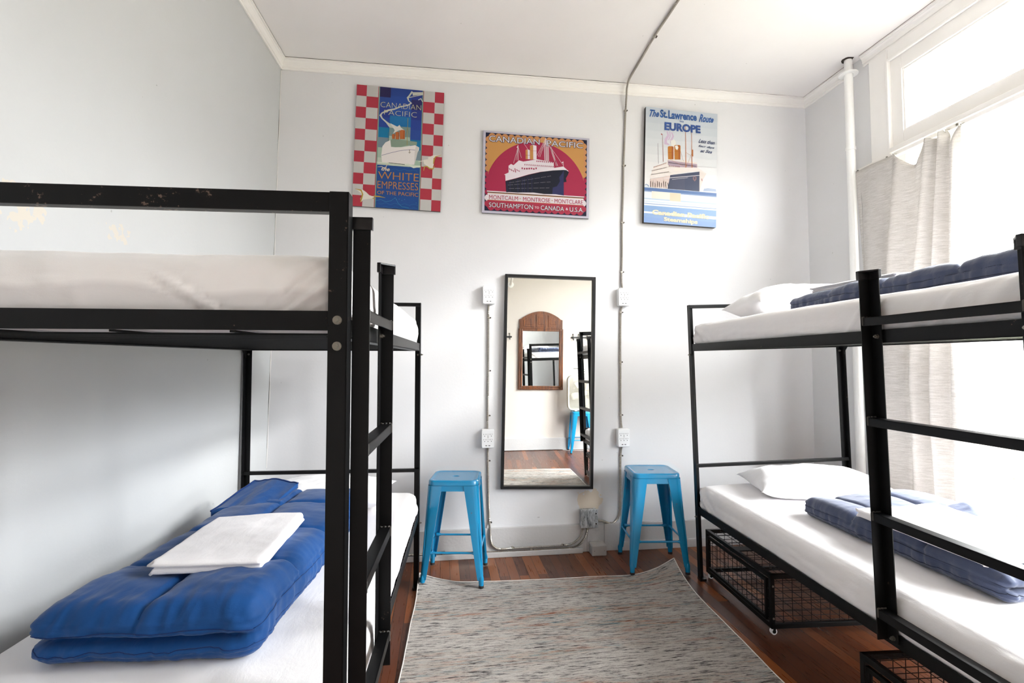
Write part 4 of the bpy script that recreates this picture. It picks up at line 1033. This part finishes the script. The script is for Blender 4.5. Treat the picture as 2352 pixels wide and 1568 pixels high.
def folded(k, u, v, z, yaw, hx, hy, hz, label, seed, layers=4, pitch=0.0, roll=0.0, name='folded_sheet'):
    def disp(p, n):
        q = p.copy(); side = 1 - abs(n.z); li = int((p.z / hz * .5 + .5) * layers * .999)
        a = .0016 * fbm(p.x * 8 + seed, p.y * 8, 2, 3) + .0016 * ridge(p.x * 7 + seed, p.y * 10, 2, 2) * max(0, n.z)
        t = (p.z / hz * .5 + .5) * layers; fr = abs(t - round(t))
        if side > .3:
            a += .007 * (math.sin(li * 2.7 + seed + (p.x + p.y) * 3)) - .007 * math.exp(-(fr / .16) ** 2)
        q += n * a; q.z += .007 * fbm(p.x * 2.6 + seed, p.y * 2.6, 1, 2) * (1 if p.z > 0 else .6)
        return q
    mb = rbox(hx, hy, hz, hz * .9, .008, 'linen', disp)
    o = mb.build(name, weld=1e-4, smooth=True); tag(o, label, 'folded sheets', 'folded white sheets left on the comforters'); place(o, k, u, v, z, yaw, pitch, roll); return o
folded('l', .492, 1.29, .742, .04, .158, .228, .019, 'folded white sheets on top of the royal blue comforter', 3.1, 4)
folded('r', .440, 1.29, .690, .02, .19, .27, .016, 'folded white sheets on the navy comforter of the right lower bed', 8.4, 3)
folded('r', .47, .98, 1.662, .0, .17, .25, .013, 'folded white sheets on the navy comforter of the right upper bed', 5.5, 2, roll=.02)
# ------------------------------------------------------------------ blue metal stools
def rrect(hx, hy, r, z, n=6):
    pts = []
    for cx, cy, a0 in ((hx - r, hy - r, 0), (-hx + r, hy - r, 90), (-hx + r, -hy + r, 180), (hx - r, -hy + r, 270)):
        for q in range(n + 1):
            a = math.radians(a0 + 90 * q / n); pts.append((cx + r * math.cos(a), cy + r * math.sin(a), z))
    return pts
def stool():
    t = bpy.data.objects.new('metal_stool', None); COL.objects.link(t)
    SH = .612; hs = .150
    mb = MB()
    rings = [rrect(.017, .010, .0095, SH - .040), rrect(.019, .012, .0115, SH - .005), rrect(.0215, .0145, .014, SH - .003), rrect(.026, .019, .018, SH - .003), rrect(hs - .034, hs - .034, .033, SH - .003), rrect(hs - .030, hs - .030, .035, SH - .003), rrect(hs - .020, hs - .020, .038, SH - .0015), rrect(hs - .012, hs - .012, .040, SH + .002),
             rrect(hs - .004, hs - .004, .042, SH), rrect(hs, hs, .044, SH - .006), rrect(hs + .001, hs + .001, .045, SH - .028), rrect(hs - .003, hs - .003, .043, SH - .031)]
    mb.grid([list(r) for r in rings], 'blue_metal', closed_v=True)
    mb.build('seat', t, smooth=True, autosmooth=50, weld=1e-5)
    # apron between the legs
    mb = MB(); A = [rrect(hs - .003, hs - .003, .043, SH - .030), rrect(hs + .002, hs + .002, .045, SH - .062), rrect(hs - .002, hs - .002, .043, SH - .062), rrect(hs - .006, hs - .006, .041, SH - .030)]
    mb.grid(A, 'blue_metal', closed_v=True); mb.build('apron', t, smooth=True, autosmooth=50)
    ft = .185                     # half foot spread
    for sx, sy in ((1, 1), (-1, 1), (-1, -1), (1, -1)):
        mb = MB(); rings = []
        for q in range(9):
            f = q / 8; z = (SH - .030) * (1 - f) + .045 * f
            c = (hs + .003) * (1 - f) + ft * f; w = .088 * (1 - f) + .034 * f; r = .040 * (1 - f) + .016 * f; th = .003
            o = []
            o.append((c, c - w)); 
            for a in range(5):
                an = math.radians(90 * a / 4); o.append((c - r + r * math.cos(an), c - r + r * math.sin(an)))
            o.append((c - w, c))
            # inner returns
            o.append((c - w, c - .012)); o.append((c - w + .004, c - .012)); o.append((c - w + .004, c - th))
            for a in range(4, -1, -1):
                an = math.radians(90 * a / 4); rr = max(.002, r - th); o.append((c - r + rr * math.cos(an), c - r + rr * math.sin(an)))
            o.append((c - th, c - w + .004)); o.append((c - .012, c - w + .004)); o.append((c - .012, c - w))
            rings.append([(sx * x, sy * y, z) for x, y in o])
        mb.grid(rings, 'blue_metal', closed_v=True)
        k = len(rings[0]); mb.add(rings[-1], [tuple(range(k))], 'blue_metal')
        # pressed rib down the corner
        rb = []
        for q in range(7):
            f = .40 + .42 * q / 6; z = (SH - .030) * (1 - f) + .045 * f; c = (hs + .003) * (1 - f) + ft * f; r = .040 * (1 - f) + .016 * f; e = c - r + r * .7071
            rb.append((sx * (e - .001), sy * (e - .001), z))
        mb.tube(rb, [.002, .005, .0055, .0055, .0055, .005, .002], 'blue_metal', 8)
        # round boot
        c0 = ft - .012; mb.tube([(sx * (c0 - .004), sy * (c0 - .004), .085), (sx * (c0 - .001), sy * (c0 - .001), .05), (sx * c0, sy * c0, .012)], [.010, .0165, .014], 'blue_metal', 14)
        lg = mb.build('leg', t, weld=1e-5, smooth=True, autosmooth=35)
        f_ = MB(); f_.cyl((sx * c0, sy * c0, 0), (sx * c0, sy * c0, .014), .0155, 'rubber', 14); f_.build('foot', lg)
    fz = .72; c = (hs + .003) * (1 - fz) + ft * fz; z = (SH - .030) * (1 - fz) + .045 * fz
    for a in range(4):
        R = Matrix.Rotation(a * PI / 2, 4, 'Z'); mb = MB(); zz = z
        P0 = [(-c + .030, c - .012, zz), (-c + .045, c - .012, zz), (-c + .062, c - .012, zz), (c - .062, c - .012, zz), (c - .045, c - .012, zz), (c - .030, c - .012, zz)]
        mb.tube([R @ Vector(p) for p in P0], [.012, .0115, .0065, .0065, .0115, .012], 'blue_metal', 10); mb.build('brace', t, smooth=True, autosmooth=40)
    mb = MB()
    for sx in (1, -1):
        mb.tube([(-sx * (hs - .02), -(hs - .02), SH - .095), (0, 0, SH - .045), (sx * (hs - .02), hs - .02, SH - .095)], .0045, 'blue_metal', 6)
    mb.build('cross_strut', t)
    return t
s1 = stool()
for i, (x, y, rz, lb) in enumerate(((.094, 3.238, -.155, 'bright blue metal stool beside the foot of the left bunk, left of the mirror'),
                                    (1.378, 3.248, -.130, 'bright blue metal stool between the mirror and the right bunk'),
                                    (1.690, -.612, .03, 'blue metal stool carrying the box fan, seen in the tall mirror'))):
    o = s1 if i == 0 else copy_tree(s1)
    o.location = (x, y, .0085 if i == 0 else (.0085 if i == 1 else 0)); o.rotation_euler = (0, 0, rz); tag(o, lb, 'stool', 'blue metal stools')

# ------------------------------------------------------------------ rug with curled corners
c00, c10, c11, c01 = Vector((-.235, .72)), Vector((1.325, .65)), Vector((1.462, 3.105)), Vector((-.125, 3.165))
mb = MB(); nu, nv = 110, 150; G = []
def rugz(x, y, u, v):
    z = .007 + .0006 * fbm(x * 3, y * 3)
    d1 = math.hypot((1 - u) * 1.6, (1 - v) * 2.4); z += .085 * max(0, 1 - d1 / .34) ** 2
    d2 = math.hypot(u * 1.6, (1 - v) * 2.4); z += .060 * max(0, 1 - d2 / .30) ** 2
    return z
def rugp(i, j, dz=0):
    u, v = i / nu, j / nv
    p = c00 * (1 - u) * (1 - v) + c10 * u * (1 - v) + c11 * u * v + c01 * (1 - u) * v
    p = p + Vector((.006 * fbm(v * 5, 3) , .012 * fbm(u * 4, 8) + (-.028 * math.sin(PI * u) if v > .5 else 0) * max(0, v - .9) * 10))
    return Vector((p.x, p.y, rugz(p.x, p.y, u, v) + dz))
G = [[rugp(i, j) for j in range(nv + 1)] for i in range(nu + 1)]
mb.grid(G, 'rug'); mb.grid([[rugp(i, j, -.0055) for j in range(nv, -1, -1)] for i in range(nu + 1)], 'binding')
R = mb.build('area_rug', smooth=True); tag(R, 'striated grey and cream area rug with curled far corners on the wooden floor', 'rug')
E_ = [(i, 0) for i in range(nu + 1)] + [(nu, j) for j in range(1, nv + 1)] + [(i, nv) for i in range(nu - 1, -1, -1)] + [(0, j) for j in range(nv - 1, 0, -1)]
mb = MB(); mb.tube([rugp(i, j, -.0025) for i, j in E_], .0042, 'binding', 6, closed=True); mb.build('binding', R, smooth=True)

# ------------------------------------------------------------------ rolling wire baskets under the right bunk
def basket(k, u0, u1, v0, v1, z0, z1, label, yaw=0):
    s = BK[k]['s']; b = BK[k]
    cu_, cv_ = (u0 + u1) / 2, (v0 + v1) / 2; hx, hy = (u1 - u0) / 2, (v1 - v0) / 2
    t = thing('storage_basket', label, 'storage basket', (0, 0, 0), group='rolling wire baskets under the right bunk')
    base = Matrix.Translation((b['x'], b['y'], 0)) @ Euler((0, 0, b['yaw'])).to_matrix().to_4x4()
    p = base @ Vector((s * cu_, -cv_, 0)); t.location = p; t.rotation_euler = (0, 0, b['yaw'] + yaw); h = z1
    w = .020
    mb = MB()
    for sx in (-1, 1):
        for sy in (-1, 1):
            mb.box((sx * hx, sy * hy, z0), (sx * (hx - w), sy * (hy - w), h), 'steel')
    for z in (z0, h - .022):
        for sy in (-1, 1): mb.box((-hx, sy * hy, z), (hx, sy * (hy - w), z + .022), 'steel')
        for sx in (-1, 1): mb.box((sx * hx, -hy, z), (sx * (hx - w), hy, z + .022), 'steel')
    mb.build('outer_frame', t, bevel=.0015)
    # inner drawer with its own front frame
    mb = MB(); g = .012; zi0, zi1 = z0 + .03, h - .03
    for z in (zi0, zi1 - .016):
        mb.box((-hx - .006, -hy + w + g, z), (-hx + .010, hy - w - g, z + .016), 'steel')
    for sy in (-1, 1): mb.box((-hx - .006, sy * (hy - w - g), zi0), (-hx + .010, sy * (hy - w - g - .016), zi1), 'steel')
    mb.build('drawer_front', t, bevel=.0015)
    def wires(name, fn):
        m_ = MB(); fn(m_); m_.build(name, t)
    r = .0016; st = .048
    def fr(m_):
        y = -hy + w + g
        while y < hy - w: m_.cyl((-hx + .002, y, zi0), (-hx + .002, y, zi1), r, 'wire', 5); y += st
        z = zi0 + .01
        while z < zi1: m_.cyl((-hx + .002, -hy + w, z), (-hx + .002, hy - w, z), r, 'wire', 5); z += st
    wires('front_mesh', fr)
    for yy in (-hy + w * .6, hy - w * .6):
        def sd(m_):
            x = -hx + .02
            while x < hx - .01: m_.cyl((x, yy, z0 + .01), (x, yy, h - .01), r, 'wire', 5); x += st
            z = zi0
            while z < zi1 + .02: m_.cyl((-hx, yy, z), (hx, yy, z), r, 'wire', 5); z += st
        wires('side_mesh', sd)
    for zz, nm in ((z0 + .018, 'bottom_mesh'), (h - .006, 'top_mesh')):
        def bt(m_):
            x = -hx + .02
            while x < hx - .01: m_.cyl((x, -hy, zz), (x, hy, zz), r, 'wire', 5); x += st * 1.3
            y = -hy + .02
            while y < hy - .01: m_.cyl((-hx, y, zz), (hx, y, zz), r, 'wire', 5); y += st * 1.3
        wires(nm, bt)
    mb = MB(); mb.box((-hx + .02, -.012, h - .010), (hx - .02, .05, h - .004), 'steel'); mb.build('cross_plate', t)
    for sx in (-1, 1):
        for sy in (-1, 1):
            c = MB(); x, y = sx * (hx - .02), sy * (hy - .02)
            c.cyl((x, y - .008, .016), (x, y + .008, .016), .0155, 'plastic', 16); c.cyl((x, y - .010, .016), (x, y - .0082, .016), .009, 'wire', 10)
            c.box((x - .006, y - .012, .016), (x + .006, y - .0102, z0), 'wire'); c.box((x - .006, y + .0102, .016), (x + .006, y + .012, z0), 'wire'); c.build('caster', t)
    for z in (z0 + .05, h - .055):
        c = MB(); c.cyl((-hx + .010, -hy, z), (-hx + .010, -hy - .004, z), .005, 'bolt', 10); c.build('bolt', t)
    return t
basket('r', .062, .90, -.02, .672, .034, .292, 'black wire storage basket on casters under the far half of the right bunk')
basket('r', .0, .86, 1.318, 1.93, .034, .285, 'black wire storage basket under the near end of the right bunk')

# ------------------------------------------------------------------ curtain
def curtain():
    mb = MB(); nz = 70; na = 260
    top = 2.592; bot = .36
    hooks = [(.0, 2.992, 2.596), (.19, 2.70, 2.592), (.42, 2.60, 2.56), (.50, 2.465, 2.592), (.60, 2.44, 2.59), (.72, 2.415, 2.59), (.86, 2.36, 2.555), (1.0, 2.315, 2.585)]
    def topz(a):
        # scalloped sag of the heading between the hooks
        hk = [(0, 2.592), (.17, 2.596), (.33, 2.49), (.47, 2.594), (.60, 2.575), (.68, 2.594), (.76, 2.594), (.88, 2.49), (1, 2.588)]
        for i in range(len(hk) - 1):
            if hk[i][0] <= a <= hk[i + 1][0]:
                f = (a - hk[i][0]) / (hk[i + 1][0] - hk[i][0]); f = f * f * (3 - 2 * f); return hk[i][1] * (1 - f) + hk[i + 1][1] * f
        return 2.59
    def yt(a):
        hk = [(0, 2.995), (.17, 2.72), (.33, 2.60), (.47, 2.50), (.60, 2.44), (.68, 2.415), (.76, 2.39), (.88, 2.35), (1, 2.312)]
        for i in range(len(hk) - 1):
            if hk[i][0] <= a <= hk[i + 1][0]: return hk[i][1] + (hk[i + 1][1] - hk[i][1]) * (a - hk[i][0]) / (hk[i + 1][0] - hk[i][0])
        return hk[-1][1]
    def P(i, j, off=0):
        a = i / na; b = j / nz               # b 0 top .. 1 bottom
        z = topz(a) * (1 - b) + bot * b
        y = yt(a) * (1 - .85 * min(1, b * 1.2)) + (2.945 - .63 * a) * .85 * min(1, b * 1.2) if False else yt(a) + ((2.955 - .64 * a) - yt(a)) * min(1, b * 1.6)
        dep = .012 + .030 * min(1, .25 + b * 2.2) * (1 - .35 * b)
        ph = a * 2 * PI * 4.6 + .7 * math.sin(a * 9) + .35 * math.sin(b * 3 + a * 4)
        env = min(1, a * 5) * 1.0
        x = XR - .080 - dep * math.sin(ph) * env - .012 * fbm(a * 6, b * 1.5, 2, 3)
        # deep fold near the first hook
        x += .035 * math.exp(-((a - .30 + .05 * b) / .05) ** 2) * math.exp(-b * 3)
        if a < .02: y -= .020 * b * (1 - b) * 4
        y += .012 * fbm(a * 5, b * 2, 7, 2) * b
        return (min(x + off, XR - .024), y, z)
    mb.grid([[P(i, j) for j in range(nz + 1)] for i in range(na + 1)], 'curtain')
    o = mb.build('curtain', smooth=True); tag(o, 'heathered oatmeal curtain bunched at the far side of the window', 'curtain')
    sm = o.modifiers.new('thick', 'SOLIDIFY'); sm.thickness = .0012
    mb = MB(); mb.tube([P(0, j) for j in range(nz + 1)], .0022, 'curtain', 5); mb.build('hem', o, smooth=True)
    for a in (0, .17, .47, .60, .68, .76, 1.0):
        c = MB(); p = P(int(a * na), 0); c.tube([(p[0], p[1], p[2] - .012), (p[0] + .004, p[1], p[2] + .004), (XR - .046, p[1], 2.603)], .0018, 'bolt', 6)
        c.tube([(p[0] + .008 * math.cos(q * PI / 5), p[1], p[2] + .004 + .008 * math.sin(q * PI / 5)) for q in range(10)], .0016, 'plastic', 5, closed=True); c.build('curtain_hook', o)
curtain()

# ------------------------------------------------------------------ things on the wall behind the camera, seen in the tall mirror
t_ = thing('arched_mirror', 'carved brown wooden mirror with arched top, reflected in the tall mirror', 'mirror', (1.090, wall_f(1.090), .925), (0, 0.012, FR))
# local: x across, y into the room, z up
w2, hh = .352, 1.10
mb = MB()
def member(mb, a, b, y=.032, k='wood'): mb.box((a[0], .001, a[1]), (b[0], y, b[1]), k)
member(mb, (-w2, 0), (-w2 + .066, .945)); member(mb, (w2 - .066, 0), (w2, .945)); member(mb, (-w2 + .066, 0), (w2 - .066, .062)); member(mb, (-w2 + .066, .905), (w2 - .066, .945))
mb.build('frame_body', t_, bevel=.006)
mb = MB()
for a, b in (((-w2 + .012, .01), (-w2 + .026, .935)), ((w2 - .026, .01), (w2 - .012, .935)), ((-w2 + .04, .04), (-w2 + .052, .925)), ((w2 - .052, .04), (w2 - .04, .925)), ((-w2 + .02, .014), (w2 - .02, .028)), ((-w2 + .05, .045), (w2 - .05, .056))):
    mb.box((a[0], .03, a[1]), (b[0], .040, b[1]), 'wood')
mb.build('moulding', t_, bevel=.003)
mb = MB(); arc = [(-w2 + .012, .945), (-w2 + .012, 1.085), (-w2 + .04, 1.09)]
for q in range(21):
    f = q / 20; x = (-w2 + .04) + (2 * w2 - .08) * f; arc.append((x, 1.09 + .125 * math.sin(PI * f) ** .8))
arc += [(w2 - .04, 1.09), (w2 - .012, 1.085), (w2 - .012, .945)]
mb.prism(arc, .001, .030, 'wood', 'y'); mb.build('arched_crest', t_, bevel=.004)
for x0, x1 in ((-.275, -.11), (-.08, .08), (.11, .275)):
    mb = MB()
    def topf(x): return 1.03 + .15 * math.sin(PI * min(1, max(0, (x + w2 - .02) / (2 * w2 - .04)))) ** .8 - .01
    for ins, yy in ((0, .038), (.02, .034), (.035, .042)):
        pl = [(x0 + ins, .972 + ins), (x1 - ins, .972 + ins)] + [(x1 - ins - (x1 - x0 - 2 * ins) * q / 6, topf(x1 - ins - (x1 - x0 - 2 * ins) * q / 6) - ins) for q in range(7)]
        mb.prism(pl, .028, yy, 'wood', 'y')
    mb.build('carved_panel', t_, bevel=.004)
mb = MB(); mb.box((-w2 + .06, .014, .055), (w2 - .06, .018, .910), 'mirror'); mb.build('mirror_glass', t_)
for x, z in ((-w2 + .03, .03), (w2 - .03, .03), (-w2 + .03, .93), (w2 - .03, .93)):
    mb = MB(); mb.cyl((x, .038, z), (x, .043, z), .006, 'bolt', 8); mb.build('screw', t_)

def coat_rail(x0, x1, z, label, hooks):
    t = thing('coat_rail', label, 'coat rail', ((x0 + x1) / 2, wall_f((x0 + x1) / 2), z), (0, 0, FR), group='black coat rails on the wall behind the camera'); c = (x0 + x1) / 2
    mb = MB(); mb.box((x0 - c, .0, -.012), (x1 - c, .012, .012), 'black'); mb.build('rail_bar', t, bevel=.002)
    for e in (x0, x1):
        mb = MB(); mb.tube([(e - c - .012, .012, 0), (e - c, .012, 0), (e - c + .012, .012, 0)], [.004, .016, .004], 'black', 10); mb.build('end_knob', t, smooth=True)
    for x in hooks:
        mb = MB(); mb.tube([(x - c, .012, .045), (x - c, .02, .02), (x - c, .014, 0), (x - c, .016, -.03), (x - c, .04, -.045), (x - c, .055, -.02)], .005, 'black', 7); mb.cyl((x - c, .012, .045), (x - c, .012, .058), .007, 'black', 8); mb.build('hook', t, smooth=True)
coat_rail(-.10, .640, 1.742, 'black coat rail left of the carved wooden mirror, cut by the mirror edge', [.615, .44, .26, .08])
coat_rail(1.588, 2.25, 1.737, 'black coat rail with hooks right of the carved wooden mirror', [1.61, 1.70, 1.835, 2.0])
# notices
def notice(x, z, w, h, label, lines, icons=()):
    t = thing('paper_notice', label, 'notice', (x, wall_f(x), z), (0, 0, FR), group='paper notices above the box fan')
    mb = MB(); mb.box((-w / 2, .0008, -h / 2), (w / 2, .002, h / 2), 'paper'); mb.build('sheet_of_paper', t)
    mb = MB(); random.seed(int(x * 100))
    for i in range(lines):
        zz = h / 2 - .025 - i * (h - .05) / max(1, lines); xx = -w / 2 + .02
        while xx < w / 2 - .03:
            l = random.uniform(.008, .03); mb.box((xx, .002, zz), (min(w / 2 - .02, xx + l), .0023, zz + .004), 'ink'); xx += l + .006
    for (ix, iz, r) in icons:
        mb.tube([(ix + r * math.cos(a * PI / 12), .0025, iz + r * math.sin(a * PI / 12)) for a in range(24)], .0022, 'socket', 5, closed=True)
        mb.box((ix - r * .5, .002, iz - .003), (ix + r * .5, .0024, iz + .003), 'socket'); mb.tube([(ix - r * .7, .0025, iz - r * .7), (ix + r * .7, .0025, iz + r * .7)], .0022, 'socket', 5)
    if lines or icons: mb.build('printed_lines', t)
notice(1.703, 1.385, .215, .28, 'white printed notice with grey text on the wall above the fan', 9)
notice(1.715, 1.155, .215, .21, 'white notice with round prohibition symbols just above the fan', 3, ((.075, .05, .03), (.075, -.03, .03)))
# box fan standing on the third stool
t_ = thing('box_fan', 'cream box fan standing on a blue stool by the papered wall', 'fan', (1.745, -.63, .626), (0, 0, -.03)); S = .262; dpt = .055
mb = MB(); rg = []
for r_, y in ((S - .022, -dpt), (S - .004, -dpt), (S, -dpt + .006), (S, dpt - .006), (S - .004, dpt), (S - .022, dpt)):
    rg.append([(p[0], y, p[1] + S) for p in rrect(r_, r_, .075 - (S - r_), 0, 8)])
mb.grid(rg, 'fan', closed_u=True, closed_v=True); o = mb.build('fan_housing', t_, smooth=True, autosmooth=40, weld=1e-5)
for sy, nm in ((dpt, 'grille'), (-dpt, 'grille')):
    mb = MB(); yy = sy * .96; hw = S - .022; n = 15
    for i in range(-n, n + 1):
        x = i * hw / n; lim = hw if abs(x) < hw - .05 else hw - (.05 - math.sqrt(max(0, .05 ** 2 - (abs(x) - hw + .05) ** 2)))
        mb.box((x - .0012, yy - .001, S - lim), (x + .0012, yy + .001, S + lim), 'fan')
    for i in range(-9, 10):
        z = i * hw / 9.5; lim = hw if abs(z) < hw - .05 else hw - (.05 - math.sqrt(max(0, .05 ** 2 - (abs(z) - hw + .05) ** 2)))
        mb.box((-lim, yy - .002, S + z - .0015), (lim, yy + .002, S + z + .0015), 'fan')
    mb.cyl((0, yy - .002, S), (0, yy + .003, S), .035, 'fan', 20); mb.build(nm, t_)
for b in range(5):
    mb = MB(); R = Matrix.Translation((0, 0, S)) @ Matrix.Rotation(b * 2 * PI / 5 + .3, 4, 'Y')
    G = []
    for i in range(9):
        r = .035 + .175 * i / 8; wd = .55 + .25 * math.sin(PI * i / 8)
        G.append([R @ Vector((r * math.cos(q), .02 * (q / wd) * 1.2, r * math.sin(q))) for q in [(-wd / 2 + wd * k / 6) * (1.1 - .3 * i / 8) for k in range(7)]])
    mb.grid(G, 'fan'); o = mb.build('blade', t_, smooth=True); sm = o.modifiers.new('t', 'SOLIDIFY'); sm.thickness = .002
mb = MB(); mb.cyl((0, -.025, S), (0, .025, S), .04, 'fan', 20); mb.build('hub', t_)
for x in (-.14, .14):
    mb = MB(); mb.box((x - .02, -dpt - .01, -.012), (x + .02, dpt + .01, .002), 'fan'); mb.build('fan_foot', t_, bevel=.003)
mb = MB(); mb.tube([(-.05, 0, 2 * S), (-.05, 0, 2 * S + .018), (.05, 0, 2 * S + .018), (.05, 0, 2 * S)], .008, 'fan', 8); mb.build('carry_handle', t_)
mb = MB(); pts = [(1.93, -.72, .66), (2.05, -.82, .5), (2.06, -.84, .1), (1.95, -.83, .006), (1.62, -.82, .006), (1.46, -.80, .006), (1.42, -.75, .006), (1.50, -.71, .006), (1.7, -.71, .006), (2.1, -.8, .006)]
mb.tube(pts, .003, 'plastic', 6); o = mb.build('power_cord', smooth=True, origin=(1.7, -.75, 0)); tag(o, 'white power cord looping on the floor behind the fan stool', 'cord')
# sprinkler pipe on the wall behind the camera
t_ = thing('ceiling_pipe', 'white pipe leaving the wall high up, top left in the tall mirror', 'pipe', (.631, wall_f(.631), 2.55))
mb = MB(); mb.tube([(0, 0, 0), (0, .6, 0), (0, .66, .03), (0, .68, .08), (0, .68, H - 2.55)], .018, 'pipe', 14); mb.build('pipe_shaft', t_, smooth=True)
mb = MB(); mb.tube([(0, 0, 0), (0, .012, 0), (0, .02, 0)], [.05, .045, .02], 'pipe', 20); mb.build('flange', t_, smooth=True, autosmooth=40)

# ------------------------------------------------------------------ outside
M['grass'] = mat('grass', '#bfc2ae', .9, spec=.1); t = NT(M['grass'])
t.l(t.ramp(t.noise(t.coord(), .8, 5), [(.3, lin('#565845')), (.5, lin('#6b685c')), (.7, lin('#857f76'))]), t.b.inputs['Base Color'])
M['leaf'] = mat('shrub_leaf', '#7d9a4a', .7); M['bark'] = mat('pale_bark', '#9c9184', .9)
mb = MB(); mb.box((3.4, -40, -2.1), (70, 60, -2.0), 'grass'); o = mb.build('lawn'); o['kind'] = 'structure'
def shrub(x, y, z, r, n, seed, label):
    random.seed(seed); mb = MB()
    for i in range(n):
        a = random.uniform(0, 2 * PI); h = random.uniform(0, 1); rr = r * math.sqrt(random.random()) * (1 - .5 * h); p = Vector((rr * math.cos(a), rr * math.sin(a), h * r * 1.7))
        d = Vector((random.uniform(-1, 1), random.uniform(-1, 1), random.uniform(-.2, 1))).normalized() * .09; w = d.orthogonal().normalized() * .03
        mb.add([p, p + d * .5 + w, p + d, p + d * .5 - w], [(0, 1, 2, 3)], 'leaf')
    t = thing('shrub', label, 'shrub', (x, y, z)); mb.build('foliage', t)
    mb = MB(); 
    for i in range(6): a = i; mb.tube([(0, 0, 0), (r * .4 * math.cos(a), r * .4 * math.sin(a), r * .9)], .02, 'bark', 5)
    mb.build('stem', t)
shrub(9.2, 7.1, -2.0, 1.0, 900, 5, 'leafy green shrub outside the window, low beside the curtain edge')
def tree(x, y, z, hgt, seed, label):
    random.seed(seed); t = thing('tree', label, 'tree', (x, y, z)); mb = MB(); tr = MB()
    def grow(p, d, l, r, lv, m_):
        pts = [p]; q = p.copy()
        for i in range(4):
            d = (d + Vector((random.uniform(-.18, .18), random.uniform(-.18, .18), random.uniform(-.08, .12)))).normalized(); q = q + d * l / 4; pts.append(q.copy())
        m_.tube(pts, [r * (1 - .12 * i) for i in range(5)], 'bark', 6)
        if lv > 0:
            for i in range(4 if lv > 1 else 5):
                b = pts[random.randint(2, 4)]; nd = (d + Vector((random.uniform(-1, 1), random.uniform(-1, 1), random.uniform(-.3, .6))) * .9).normalized(); grow(b, nd, l * .68, r * .5, lv - 1, mb)
    grow(Vector((0, 0, 0)), Vector((0, 0, 1)), hgt * .4, .13, 4, tr); tr.build('trunk', t, smooth=True); mb.build('branches', t, smooth=True)
tree(12.5, 8.2, -2.0, 9.0, 4, 'bare pale tree outside the window, faint against the sky')

# ------------------------------------------------------------------ light
w = bpy.data.worlds.new('World'); scene.world = w; w.use_nodes = True; nt = w.node_tree
bg = nt.nodes['Background']; tc = nt.nodes.new('ShaderNodeTexCoord'); sx = nt.nodes.new('ShaderNodeSeparateXYZ'); rp = nt.nodes.new('ShaderNodeValToRGB')
nt.links.new(tc.outputs['Generated'], sx.inputs[0]); nt.links.new(sx.outputs['Z'], rp.inputs[0]); nt.links.new(rp.outputs[0], bg.inputs[0])
# overcast sky: dim near the horizon, brightest overhead
rp.color_ramp.elements[0].position = 0.0; rp.color_ramp.elements[0].color = (.16, .16, .16, 1)
rp.color_ramp.elements[1].position = 1.0; rp.color_ramp.elements[1].color = (.96, .98, 1.0, 1)
e = rp.color_ramp.elements.new(.13); e.color = (.24, .24, .24, 1)
e = rp.color_ramp.elements.new(.30); e.color = (.92, .93, .95, 1)
e = rp.color_ramp.elements.new(.60); e.color = (1.0, 1.0, 1.0, 1)
SKY = 20.0
bg.inputs[1].default_value = SKY
def portal(y0, y1, z0, z1):
    l = bpy.data.lights.new('window_portal', 'AREA'); l.shape = 'RECTANGLE'; l.size = y1 - y0; l.size_y = z1 - z0
    o = bpy.data.objects.new('window_portal', l); COL.objects.link(o); o.location = (XR + .12, (y0 + y1) / 2, (z0 + z1) / 2)
    o.rotation_euler = (PI / 2, 0, PI / 2)      # local -Z towards -X
    l.cycles.is_portal = True
portal(WY0, WY1, WZ0, WZ1)

# hazy sun coming in through the window from behind the camera's right
l = bpy.data.lights.new('hazy_sun', 'SUN'); l.energy = 1.3; l.angle = math.radians(7); l.color = (1, .985, .97)
o = bpy.data.objects.new('hazy_sun', l); COL.objects.link(o); o.rotation_euler = Vector((.80, -.46, .40)).to_track_quat('Z', 'Y').to_euler(); o.location = (6, -2, 3.5)

# ------------------------------------------------------------------ camera
cam = bpy.data.cameras.new('Camera'); co = bpy.data.objects.new('Camera', cam); COL.objects.link(co)
cam.sensor_width = 36; cam.sensor_fit = 'HORIZONTAL'; cam.lens = 36 * FPX / 2352; cam.clip_start = .02
cy_, sy_ = math.cos(YAW), math.sin(YAW); cp_, sp_ = math.cos(PITCH), math.sin(PITCH); cr_, sr_ = math.cos(ROLL), math.sin(ROLL)
F = Vector((sy_ * cp_, cy_ * cp_, sp_)); R0 = Vector((cy_, -sy_, 0)); U0 = R0.cross(F); R2 = R0 * cr_ + U0 * sr_; U2 = -R0 * sr_ + U0 * cr_
m4 = Matrix.Identity(4)
for i in range(3): m4[i][0] = R2[i]; m4[i][1] = U2[i]; m4[i][2] = -F[i]
m4[0][3], m4[1][3], m4[2][3] = 0, 0, CAMH
co.matrix_world = m4; scene.camera = co
scene.view_settings.view_transform = 'Standard'; scene.view_settings.look = 'None'; scene.view_settings.gamma = 1
scene.view_settings.use_curve_mapping = False; scene.view_settings.exposure = 1.17
cy = scene.cycles
cy.use_denoising = True; cy.max_bounces = 12; cy.diffuse_bounces = 8; cy.glossy_bounces = 6; cy.transparent_max_bounces = 16; cy.transmission_bounces = 4
cy.sample_clamp_indirect = 8; cy.caustics_reflective = False; cy.caustics_refractive = False
